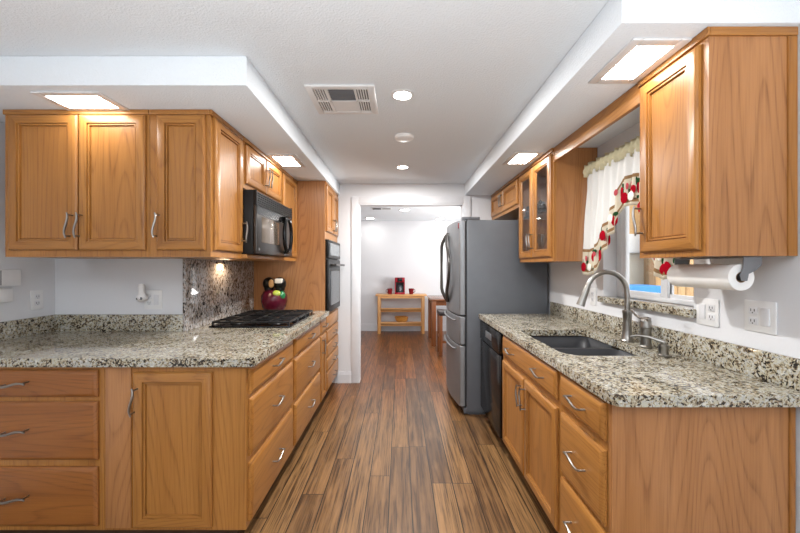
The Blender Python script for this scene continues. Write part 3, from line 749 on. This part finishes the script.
MB().box(fx(3.22) - 0.004, fx(3.22) + 0.012, 3.21, 3.25, 1.68, 1.73, bev=0.002).build('badge', 'darkred', d1)

# ------------------------------------------------------------------ right wall cabinets
RZ0 = 1.371
c = thing('wall_cabinet', 'single-door oak wall cabinet at the near right beside the window', 'cabinet', (1.2, 1.39, RZ0))
MB().box(1.052, RX - 0.005, 1.222, 1.56, RZ0, SZ - 0.002).build('body', 'oakZ', c)
MB().box(1.052, RX - 0.005, 1.211, 1.2215, RZ0, SZ - 0.002).build('end_panel', 'oak_end', c)
MB().box(1.318, RX - 0.006, 1.206, 1.2105, RZ0, 2.118).build('edge_strip', 'oakZ', c)
door(FR2, 1.240, 1.537, 1.394, 2.108, c, 'Y', 1.521, 1.53)
MB().fbox(FR2, 1.203, 1.56, 2.119, SZ - 0.002, 0.0005, 0.01, bev=0.002).box(1.052, RX - 0.006, 1.203, 1.2105, 2.119, SZ - 0.002, bev=0.002).build('top_trim', 'oakX', c)
tag(MB().box(1.052, 1.074, 1.561, 2.432, 2.052, SZ - 0.002, bev=0.002).build('valance_board', 'oakY'), 'oak valance board bridging the cabinets above the window', 'valance')

c = thing('glass_wall_cabinet', 'oak wall cabinet with two glass doors between window and refrigerator', 'cabinet', (1.2, 2.78, RZ0))
X0, X1, Y0, Y1 = 1.052, RX - 0.004, 2.433, 3.118
MB().box(X0 + 0.0185, X1, Y0, Y0 + 0.018, RZ0, SZ - 0.002).build('side_panel', 'oak_end', c)
MB().box(X0 + 0.0185, X1, Y1 - 0.018, Y1, RZ0, SZ - 0.002).build('side_panel', 'oak_end', c)
ins = MB(); ins.box(X1 - 0.012, X1, Y0 + 0.018, Y1 - 0.018, RZ0, SZ - 0.002).box(X0, X1 - 0.012, Y0 + 0.018, Y1 - 0.018, RZ0, RZ0 + 0.03).box(X0, X1 - 0.012, Y0 + 0.018, Y1 - 0.018, 2.12, SZ - 0.002)
ins.build('body', 'oakY', c)
MB().fbox(FR2, Y0, Y0 + 0.04, RZ0, SZ - 0.002, -0.018, 0.0005).fbox(FR2, Y1 - 0.03, Y1, RZ0, SZ - 0.002, -0.018, 0.0005).fbox(FR2, Y0 + 0.04, Y1 - 0.03, 2.10, 2.1495, -0.018, 0.0005).fbox(FR2, Y0 + 0.04, Y1 - 0.03, RZ0, 1.412, -0.018, 0.0005).build('face_frame', 'oakZ', c)
MB().box(X0 + 0.03, X1 - 0.013, Y0 + 0.019, Y1 - 0.019, 1.74, 1.75).build('shelf', 'cab_glass', c)
glass_door(FR2, 2.455, 2.785, 1.402, 2.112, c, 'Y', 2.765, 1.53)
glass_door(FR2, 2.793, 3.102, 1.402, 2.112, c, 'Y', 2.815, 1.53)
MB().fbox(FR2, Y0, Y1, 2.122, SZ - 0.002, 0.001, 0.012, bev=0.002).build('top_trim', 'oakY', c)
# glasses and ornaments inside
def goblet(x, y, z, hgt, label):
    m = MB(); k = hgt / 0.19
    m.lathe((x, y, z), [(0.032, 0), (0.03, 0.003), (0.005, 0.01), (0.004, 0.075 * k), (0.02, 0.09 * k), (0.034, 0.13 * k), (0.03, 0.19 * k), (0.0285, 0.19 * k), (0.032, 0.13 * k), (0.018, 0.094 * k), (0.001, 0.088 * k)], 16)
    return tag(m.build('wine_glass', 'clear'), label, 'glass', 'glasses in the glass-door cabinet')
goblet(1.17, 2.60, RZ0 + 0.031, 0.2, 'stemmed glass at the near end inside the glass-door cabinet')
goblet(1.17, 2.76, RZ0 + 0.031, 0.2, 'stemmed glass at the middle inside the glass-door cabinet')
goblet(1.17, 2.94, RZ0 + 0.031, 0.2, 'stemmed glass at the far end inside the glass-door cabinet')
def ornament(y, n, label):
    m = MB()
    m.box(1.08, 1.14, y - 0.03 * n, y + 0.03 * n, 1.751, 1.772, bev=0.006)
    for i in range(n): m.lathe((1.11, y + (i - (n - 1) / 2) * 0.055, 1.771), [(0.022, 0), (0.026, 0.02 + 0.012 * (i % 2)), (0.014, 0.042 + 0.012 * (i % 2)), (0.017, 0.055 + 0.02 * (i % 2)), (0.001, 0.07 + 0.02 * (i % 2))], 12)
    return tag(m.build('figurine', 'black_matte'), label, 'figurine')
ornament(2.84, 4, 'black row of figurines on the glass shelf behind the near glass door')
ornament(3.05, 2, 'small black figurine on the glass shelf behind the far glass door')

c = thing('wall_cabinet', 'short double-door oak wall cabinet above the refrigerator', 'cabinet', (1.2, 3.6, 1.86))
MB().box(1.052, RX - 0.004, 3.120, 4.070, 1.86, SZ - 0.002).build('body', 'oakZ', c)
door(FR2, 3.148, 3.585, 1.892, 2.112, c, 'Y', 3.566, 2.0)
door(FR2, 3.598, 4.045, 1.892, 2.112, c, 'Y', 3.62, 2.0)
MB().fbox(FR2, 3.12, 4.07, 2.122, SZ - 0.002, 0.001, 0.012, bev=0.002).build('top_trim', 'oakY', c)

# ------------------------------------------------------------------ paper towel
ph = thing('paper_towel_holder', 'silver paper towel holder under the near right wall cabinet', 'paper towel holder', (1.19, 1.38, RZ0 - 0.002))
hz = 1.297
m = MB(); m.box(1.188, 1.252, 1.2325, 1.535, RZ0 - 0.006, RZ0 - 0.001)
m.build('mounting_bar', 'steel', ph)
for y0 in (1.228, 1.535):
    m = MB(); pr = [(1.188, RZ0 - 0.004), (1.252, RZ0 - 0.004), (1.250, RZ0 - 0.03), (1.235, hz + 0.028), (1.205, hz + 0.012), (1.20, hz - 0.012), (1.182, hz - 0.012), (1.176, hz + 0.008), (1.186, hz + 0.03)]
    a = m.ring([Vector((x, y0, z)) for x, z in pr]); b = m.ring([Vector((x, y0 + 0.004, z)) for x, z in pr]); m.bridge(a, b); m.cap(a); m.cap(b)
    m.build('arm', 'steel', ph)
MB().lathe((1.19, 1.232, hz), [(0.011, 0), (0.011, 0.303)], 14, axis='Y').build('rod', 'slot', ph)
rl = thing('paper_towel_roll', 'white paper towel roll under the near right wall cabinet', 'paper towel', (1.19, 1.38, hz - 0.046))
m = MB(); m.lathe((1.19, 1.24, hz), [(0.019, 0), (0.046, 0), (0.047, 0.003), (0.047, 0.282), (0.046, 0.285), (0.019, 0.285)], 30, axis='Y', caps=False)
m.build('paper', 'paper', rl)
MB().lathe((1.19, 1.2405, hz), [(0.0188, 0), (0.0188, 0.284), (0.0165, 0.284), (0.0165, 0), (0.0188, 0)], 24, axis='Y', caps=False).build('core', 'card', rl)

# ------------------------------------------------------------------ outlets and wall boxes
def plate(f, u, v, wd, hg, kinds, name, label, cat='outlet'):
    p = f(u, v - hg / 2, 0)
    t = thing(name, label, cat, p)
    MB().fbox(f, u - wd / 2, u + wd / 2, v - hg / 2, v + hg / 2, 0.0005, 0.006, bev=0.002).build('cover_plate', 'white', t)
    for k, kind in enumerate(kinds):
        uu = u + (k - (len(kinds) - 1) / 2) * 0.046
        if kind == 's':
            MB().fbox(f, uu - 0.016, uu + 0.016, v - 0.033, v + 0.033, 0.005, 0.010, bev=0.002).build('rocker_switch', 'trim', t)
        else:
            for s_ in (-1, 1):
                r = MB().fbox(f, uu - 0.0165, uu + 0.0165, v + s_ * 0.02 - 0.014, v + s_ * 0.02 + 0.014, 0.005, 0.0085, bev=0.0015).build('receptacle', 'trim', t)
                MB().fbox(f, uu - 0.008, uu - 0.0055, v + s_ * 0.02 - 0.003, v + s_ * 0.02 + 0.007, 0.0082, 0.0092).fbox(f, uu + 0.0055, uu + 0.008, v + s_ * 0.02 - 0.003, v + s_ * 0.02 + 0.007, 0.0082, 0.0092).fbox(f, uu - 0.002, uu + 0.002, v + s_ * 0.02 - 0.010, v + s_ * 0.02 - 0.006, 0.0082, 0.0092).build('slot', 'slot', r)
    return t
FW = facade((RX, 0, 0), (0, 1, 0), (-1, 0, 0))
FLW = facade((LX, 0, 0), (0, 1, 0), (1, 0, 0))
FBW = facade((0, BY, 0), (1, 0, 0), (0, -1, 0))
plate(FW, 1.335, 1.147, 0.118, 0.118, 'so', 'wall_outlet', 'white two-gang outlet and switch plate at the far right under the cabinet end')
plate(FW, 1.563, 1.135, 0.112, 0.118, 'os', 'wall_outlet', 'white two-gang plate below the paper towel beside the window sill')
plate(FW, 2.49, 1.125, 0.075, 0.118, 'o', 'wall_outlet', 'white outlet below the curtain end behind the faucet')
plate(FLW, 2.205, 1.128, 0.075, 0.118, 'o', 'wall_outlet', 'white outlet on the left side wall above the backsplash')
plate(FBW, -1.612, 1.118, 0.118, 0.125, 'os', 'wall_outlet', 'white outlet and switch plate on the back wall with camera plugged in')
cmr = thing('plug_in_camera', 'small white cylindrical camera plugged in above the left countertop', 'camera', (-1.655, 2.28, 1.12))
MB().lathe((-1.655, 2.275, 1.14), [(0.022, 0), (0.024, 0.01), (0.019, 0.03), (0.018, 0.075), (0.016, 0.082), (0.001, 0.083)], 18).build('housing', 'white', cmr)
MB().ball((-1.655, 2.272, 1.135), 0.027, 0, 2).box(-1.672, -1.638, 2.27, 2.3145, 1.118, 1.15, bev=0.003).build('base', 'white', cmr)
MB().lathe((-1.664, 2.2475, 1.13), [(0.006, 0), (0.006, 0.004)], 10, axis='Y').build('lens', 'slot', cmr)
MB().lathe((-1.641, 2.249, 1.132), [(0.009, 0), (0.009, 0.004)], 10, axis='Y').build('sensor', 'display', cmr)
t = thing('wall_intercom', 'white wall box on the left side wall under the cabinet edge', 'wall box', (LX + 0.02, 1.98, 1.225))
MB().fbox(FLW, 1.86, 2.09, 1.225, 1.318, 0.0005, 0.03, bev=0.004).build('housing', 'white', t)
MB().fbox(FLW, 1.98, 1.984, 1.23, 1.313, 0.0295, 0.031).build('cover_seam', 'slot', t)
t = thing('wall_thermostat', 'lower white wall box on the left side wall beside the outlet', 'wall box', (LX + 0.02, 1.95, 1.135))
MB().fbox(FLW, 1.85, 2.05, 1.135, 1.212, 0.0005, 0.026, bev=0.004).build('housing', 'white', t)

# ------------------------------------------------------------------ ceiling fixtures
def square_light(x0, x1, y0, y1, pad, label, fx0=None):
    cx, cy = (x0 + x1) / 2, (y0 + y1) / 2
    t = thing('soffit_light', label, 'ceiling light', (cx, cy, SZ - 0.02), 'square soffit lights')
    m = MB(); Fz = lambda a, b, c_: Vector((a, b, SZ - c_))
    px0, px1 = x0 - pad, x1 + pad
    py0, py1 = y0 - pad, y1 + pad
    z0, z1 = SZ - 0.009, SZ - 0.0005
    m.box(px0, x0, py0, py1, z0, z1, bev=0.003).box(x1, px1, py0, py1, z0, z1, bev=0.003).box(x0, x1, py0, y0, z0, z1, bev=0.003).box(x0, x1, y1, py1, z0, z1, bev=0.003)
    m.build('frame', 'whitevent', t)
    MB().box(x0 + .0005, x1 - .0005, y0 + .0005, y1 - .0005, SZ - 0.008, SZ - 0.0008).build('diffuser', 'lamp', t)
square_light(0.868, 1.003, 1.304, 1.532, 0.038, 'square soffit light at upper right above the near wall cabinet')
square_light(0.85, 0.985, 2.555, 2.79, 0.038, 'square soffit light beside the glass-door cabinet on the right')
square_light(-1.682, -1.434, 1.686, 1.812, 0.036, 'square soffit light in front of the upper left wall cabinets')
square_light(-0.938, -0.80, 2.61, 2.855, 0.036, 'square soffit light in front of the cabinet above the microwave')
def can(x, y, z, r, mat, label, grp):
    t = thing('recessed_light', label, 'ceiling light', (x, y, z - 0.01), grp)
    MB().lathe((x, y, z - 0.0005), [(r + 0.001, 0), (r * 1.38, 0), (r * 1.38, -0.003), (r * 1.1, -0.007), (r + 0.001, -0.004), (r + 0.001, 0)], 28, caps=False).build('trim_ring', 'whitevent', t)
    MB().lathe((x, y, z - 0.0005), [(r, 0), (r, -0.0035)], 28).build('diffuser', mat, t)
    d = bpy.data.lights.new('lamp', 'AREA'); d.shape = 'DISK'; d.size = r * 2; d.energy = 26 if mat == 'can' else 1.5; d.color = (1.0, 0.985, 0.96)
    lo = bpy.data.objects.new('lamp', d); COL.objects.link(lo); lo.parent = t; lo.location = (0, 0, 0.002)
can(0.014, 1.965, CZ, 0.047, 'can', 'round recessed ceiling light beside the air vent', 'recessed kitchen lights')
can(0.024, 3.386, CZ, 0.047, 'can', 'round recessed ceiling light nearest the doorway', 'recessed kitchen lights')
can(-0.59, 7.0, CZ, 0.075, 'can_back', 'round ceiling light in the back room left of the coffee maker', 'recessed dining lights')
can(0.08, 5.95, CZ, 0.075, 'can_back', 'round ceiling light in the back room at the middle of the doorway', 'recessed dining lights')
can(0.79, 7.07, CZ, 0.075, 'can_back', 'round ceiling light in the back room beside the refrigerator top', 'recessed dining lights')
t = thing('smoke_detector', 'white round disc on the kitchen ceiling between two lights', 'smoke detector', (0.03, 2.59, CZ - 0.03))
MB().lathe((0.03, 2.59, CZ - 0.0005), [(0.07, 0), (0.07, -0.012), (0.064, -0.02), (0.045, -0.026), (0.001, -0.027)], 28).build('housing', 'white', t)
# air vent
vt = thing('ceiling_vent', 'white square ceiling air vent with dark louvres', 'air vent', (-0.316, 2.02, CZ - 0.02))
vx0, vx1, vy0, vy1 = -0.500, -0.133, 1.85, 2.19
z0, z1 = CZ - 0.012, CZ - 0.0005
m = MB(); p = 0.035
m.box(vx0, vx0 + p, vy0, vy1, z0, z1, bev=0.003).box(vx1 - p, vx1, vy0, vy1, z0, z1, bev=0.003).box(vx0 + p, vx1 - p, vy0, vy0 + p, z0, z1, bev=0.003).box(vx0 + p, vx1 - p, vy1 - p, vy1, z0, z1, bev=0.003)
for x in (vx0 + 0.108, vx1 - 0.108): m.box(x - 0.006, x + 0.006, vy0 + p, vy1 - p, z0, z1)
m.box(vx0 + p, vx1 - p, (vy0 + vy1) / 2 - 0.006, (vy0 + vy1) / 2 + 0.006, z0, z1)
m.build('frame', 'whitevent', vt)
MB().box(vx0 + p, vx1 - p, vy0 + p, vy1 - p, CZ - 0.0018, CZ - 0.0006).build('duct', 'slot', vt)
ym = (vy0 + vy1) / 2
for (ya, yb) in ((vy0 + p, ym - 0.006), (ym + 0.006, vy1 - p)):
    for xa, side in ((vx0 + p, 0), (vx1 - 0.102, 1)):
        m = MB()
        for i in range(5): m.box(xa + 0.006 + i * 0.0135, xa + 0.013 + i * 0.0135, ya, yb, z0 + 0.001, z1 - 0.002)
        m.build('louvre', 'whitevent', vt)
m = MB()
for i in range(8): 
    y = vy0 + p + 0.008 + i * 0.0165
    m.box(vx0 + 0.116, vx1 - 0.116, y, y + 0.006, z0 + 0.003, z1 - 0.002)
lab(m.build('louvre', 'duct', vt), 'dark grey louvres')
MB().box(vx0 + 0.1145, vx1 - 0.1145, ym + 0.0065, vy1 - p - 0.001, z0 + 0.002, z1 - 0.002).build('louvre', 'whitevent', vt)
t = thing('ceiling_vent', 'small white ceiling vent with dark slots in the back room', 'air vent', (-0.3, 5.79, CZ - 0.015))
MB().box(-0.46, -0.14, 5.70, 5.88, CZ - 0.010, CZ - 0.0005, bev=0.003).build('frame', 'whitevent', t)
MB().box(-0.445, -0.31, 5.72, 5.86, CZ - 0.0125, CZ - 0.0098).box(-0.29, -0.155, 5.76, 5.82, CZ - 0.0125, CZ - 0.0098).build('slot', 'slot', t)

# ------------------------------------------------------------------ curtain
cu = thing('window_curtain', 'white cafe curtain with red fruit border hanging over the sink window', 'curtain', (1.27, 2.0, 1.27))
ZB = [(1.60, 1.285), (1.66, 1.27), (1.72, 1.30), (1.76, 1.40), (1.80, 1.50), (1.84, 1.62), (1.87, 1.658), (1.94, 1.668), (2.005, 1.66), (2.03, 1.60), (2.045, 1.56), (2.06, 1.535), (2.11, 1.505),
      (2.125, 1.45), (2.17, 1.42), (2.20, 1.40), (2.22, 1.31), (2.30, 1.275), (2.42, 1.285)]
def zbot(y):
    for (a, za), (b, zb_) in zip(ZB, ZB[1:]):
        if y <= b: return za + (zb_ - za) * (y - a) / (b - a)
    return ZB[-1][1]
def cx_(y, z):
    k = (1.97 - z) / 0.7
    return 1.262 - 0.035 * k + 0.011 * math.sin(y * 95) * (0.35 + 0.65 * (1 - abs(z - 1.6) * 0.8)) + 0.005 * math.sin(y * 41 + z * 9)
ys = [1.605 + 0.8 * i / 150 for i in range(151)]
m = MB(); grid = []
for y in ys:
    zb_ = zbot(y); col = []
    zs = [1.965 + (zb_ + 0.17 - 1.965) * j / 16 for j in range(17)] + [zb_ + 0.17 * (1 - j / 9) for j in range(1, 10)]
    for z in zs: col.append(m.bm.verts.new((cx_(y, z), y, z)))
    grid.append(col)
for i in range(150):
    for j in range(25):
        f = m.bm.faces.new((grid[i][j], grid[i + 1][j], grid[i + 1][j + 1], grid[i][j + 1]))
        f.material_index = 0 if j < 16 else (2 if j in (16, 23) else 1)
o = m.build('panel', ['curtain', 'band', 'brown_cloth'], cu, ang=180); sol = o.modifiers.new('t', 'SOLIDIFY'); sol.thickness = 0.002
rnd = random.Random(3)
def cluster(y, dz, kind):
    pr = MB(); z = zbot(y) + dz; K = lambda a, b, r, mi, sy=1.0, sz=1.0: pr.ball((cx_(y + a, z + b) - 0.002, y + a, z + b), r, mi, 2, (0.14, sy, sz))
    if kind == 0:
        K(0, 0, 0.032, 0); K(0.026, -0.006, 0.024, 0); K(-0.02, 0.034, 0.018, 2, 1.5, 0.7); K(0.016, 0.036, 0.016, 2, 0.7, 1.5)
    elif kind == 1:
        K(0, 0, 0.026, 3); K(0, 0, 0.012, 1); K(0.03, 0.008, 0.02, 0); K(-0.026, -0.01, 0.015, 2, 1.5, 0.6)
    else:
        K(0, 0, 0.028, 0, 0.8, 1.3); K(0.024, 0.01, 0.019, 1); K(-0.004, 0.04, 0.015, 2, 1.2, 1.0)
    pr.build('fruit_print', ['red_cloth', 'pink_cloth', 'green_cloth', 'cream'], cu)
for i, y in enumerate((1.63, 1.69, 1.74, 1.79, 1.83, 1.865, 1.90, 1.935, 1.97, 2.01, 2.05, 2.09, 2.13, 2.165, 2.21, 2.25, 2.29, 2.33, 2.37)):
    cluster(y, 0.05 + 0.05 * (i % 2), (0, 1, 2, 0, 2)[i % 5])
m = MB(); grid = []
for i in range(161):
    y = 1.59 + 0.83 * i / 160
    col = [m.bm.verts.new((1.262 - dx + 0.013 * math.sin(y * 130) * am, y, z + 0.006 * math.sin(y * 70 + 1))) for z, dx, am in ((2.02, 0.004, 1.0), (1.998, 0.006, 0.7), (1.985, 0.016, 0.5), (1.97, 0.018, 0.5), (1.957, 0.008, 0.9), (1.94, 0.006, 1.1))]
    grid.append(col)
for i in range(160):
    for j in range(5): m.bm.faces.new((grid[i][j], grid[i + 1][j], grid[i + 1][j + 1], grid[i][j + 1]))
o = m.build('ruffle', 'ruffle', cu, ang=180); sol = o.modifiers.new('t', 'SOLIDIFY'); sol.thickness = 0.002
rd = MB(); rd.tube([(1.275, 1.575, 1.978), (1.275, 2.43, 1.978)], 0.007, 8).tube([(1.275, 1.58, 1.978), (RX - 0.001, 1.58, 1.978)], 0.006).tube([(1.275, 2.426, 1.978), (RX - 0.001, 2.426, 1.978)], 0.006)
rd.build('rod', 'white', cu)

# ------------------------------------------------------------------ back room
cn = thing('console_table', 'light oak console table with two shelves against the back room wall', 'console table', (0.02, 7.18, 0))
tx0, tx1, ty0, ty1, tz = -0.485, 0.53, 7.02, 7.34, 0.778
MB().box(tx0, tx1, ty0, ty1, tz - 0.028, tz, bev=0.004).build('tabletop', 'bamboo', cn)
for x in (tx0 + 0.04, tx1 - 0.10):
    for y in (ty0 + 0.015, ty1 - 0.06):
        MB().box(x, x + 0.058, y, y + 0.045, 0, tz - 0.029, bev=0.003).build('leg', 'bamboo_z', cn)
for z in (0.465, 0.185):
    MB().box(tx0 + 0.1, tx1 - 0.102, ty0 + 0.016, ty1 - 0.016, z, z + 0.018).box(tx0 + 0.1, tx1 - 0.102, ty0 + 0.016, ty0 + 0.04, z - 0.03, z + 0.045, bev=0.003).build('shelf', 'bamboo', cn)
MB().box(tx0 + 0.1, tx1 - 0.102, ty0 + 0.02, ty0 + 0.04, tz - 0.075, tz - 0.029).build('apron', 'bamboo', cn)
km = thing('coffee_maker', 'red and black drip coffee maker on the console table', 'coffee maker', (-0.01, 7.18, tz + 0.001))
kx0, kx1, kz = -0.105, 0.098, tz + 0.001
MB().box(kx0, kx1, 7.08, 7.30, kz, kz + 0.04, bev=0.01).box(kx0, kx1, 7.22, 7.30, kz + 0.04, kz + 0.24, bev=0.005).box(kx0, kx1, 7.08, 7.30, kz + 0.24, kz + 0.335, bev=0.012).box(kx0, kx0 + 0.022, 7.10, 7.22, kz + 0.03, kz + 0.25).box(kx1 - 0.022, kx1, 7.10, 7.22, kz + 0.03, kz + 0.25).build('body', 'red', km)
MB().box(-0.05, 0.045, 7.076, 7.081, kz + 0.255, kz + 0.325, bev=0.001).build('control_panel', 'black', km)
MB().box(kx0 + 0.024, kx1 - 0.024, 7.205, 7.219, kz + 0.041, kz + 0.239).build('back_plate', 'black_matte', km)
cf = MB().lathe((-0.005, 7.145, kz + 0.041), [(0.055, 0), (0.068, 0.04), (0.065, 0.09), (0.045, 0.13), (0.048, 0.145), (0.001, 0.146)], 18).build('carafe', 'screen', km)
MB().tube([(0.0, 7.08, kz + 0.07), (0.0, 7.055, kz + 0.08), (0.0, 7.055, kz + 0.14), (0.0, 7.10, kz + 0.16)], 0.008, 8).build('handle', 'steel', cf)
def mug(x, sgn, label):
    t = thing('mug', label, 'mug', (x, 7.13, tz + 0.001))
    MB().lathe((x, 7.13, tz + 0.001), [(0.036, 0), (0.04, 0.005), (0.053, 0.1), (0.054, 0.115), (0.05, 0.115), (0.037, 0.012), (0.001, 0.01)], 20).build('cup', 'darkred', t)
    MB().tube([(x + sgn * 0.045, 7.13, tz + 0.095), (x + sgn * 0.072, 7.13, tz + 0.09), (x + sgn * 0.076, 7.13, tz + 0.055), (x + sgn * 0.042, 7.13, tz + 0.03)], 0.007, 8).build('handle', 'darkred', t)
mug(-0.205, -1, 'dark red mug left of the coffee maker')
mug(0.225, 1, 'dark red mug right of the coffee maker')
tag(MB().lathe((0.03, 7.17, 0.204), [(0.06, 0), (0.075, 0.004), (0.12, 0.05), (0.142, 0.12), (0.136, 0.12), (0.112, 0.056), (0.07, 0.016), (0.001, 0.012)], 28).build('wooden_bowl', 'bowl'), 'round honey-coloured wooden bowl on the lowest console shelf', 'bowl')

tb = thing('dining_table', 'dark brown wooden table in the back room beside the refrigerator', 'table', (1.2, 6.3, 0))
MB().box(0.51, 1.95, 5.93, 6.75, 0.757, 0.787, bev=0.004).build('tabletop', 'walnut_x', tb)
MB().box(0.58, 1.88, 6.0, 6.03, 0.675, 0.756).box(0.58, 1.88, 6.65, 6.68, 0.675, 0.756).box(0.555, 0.585, 6.03, 6.65, 0.675, 0.756).box(1.875, 1.905, 6.03, 6.65, 0.675, 0.756).build('apron', 'walnut_x', tb)
for x in (0.53, 1.855):
    for y in (5.95, 6.655): MB().box(x, x + 0.075, y, y + 0.075, 0, 0.7565, bev=0.003).build('leg', 'walnut', tb)
st = thing('counter_stool', 'brown wooden stool with a dark padded seat by the brown table', 'stool', (0.78, 5.5, 0))
sx0, sx1, sy0, sy1 = 0.585, 0.98, 5.28, 5.62
MB().box(sx0 - 0.005, sx1, sy0, sy1, 0.60, 0.665, bev=0.015).build('seat', 'leather', st)
for x in (sx0, sx1 - 0.055):
    for y in (sy0 + 0.01, sy1 - 0.055): MB().box(x, x + 0.05, y, y + 0.045, 0, 0.599, bev=0.003).build('leg', 'walnut', st)
MB().box(sx0 + 0.05, sx1 - 0.055, sy0 + 0.02, sy0 + 0.045, 0.19, 0.225).box(sx0 + 0.012, sx0 + 0.037, sy0 + 0.055, sy1 - 0.055, 0.25, 0.285).box(sx1 - 0.043, sx1 - 0.018, sy0 + 0.055, sy1 - 0.055, 0.25, 0.285).build('stretcher', 'walnut', st)
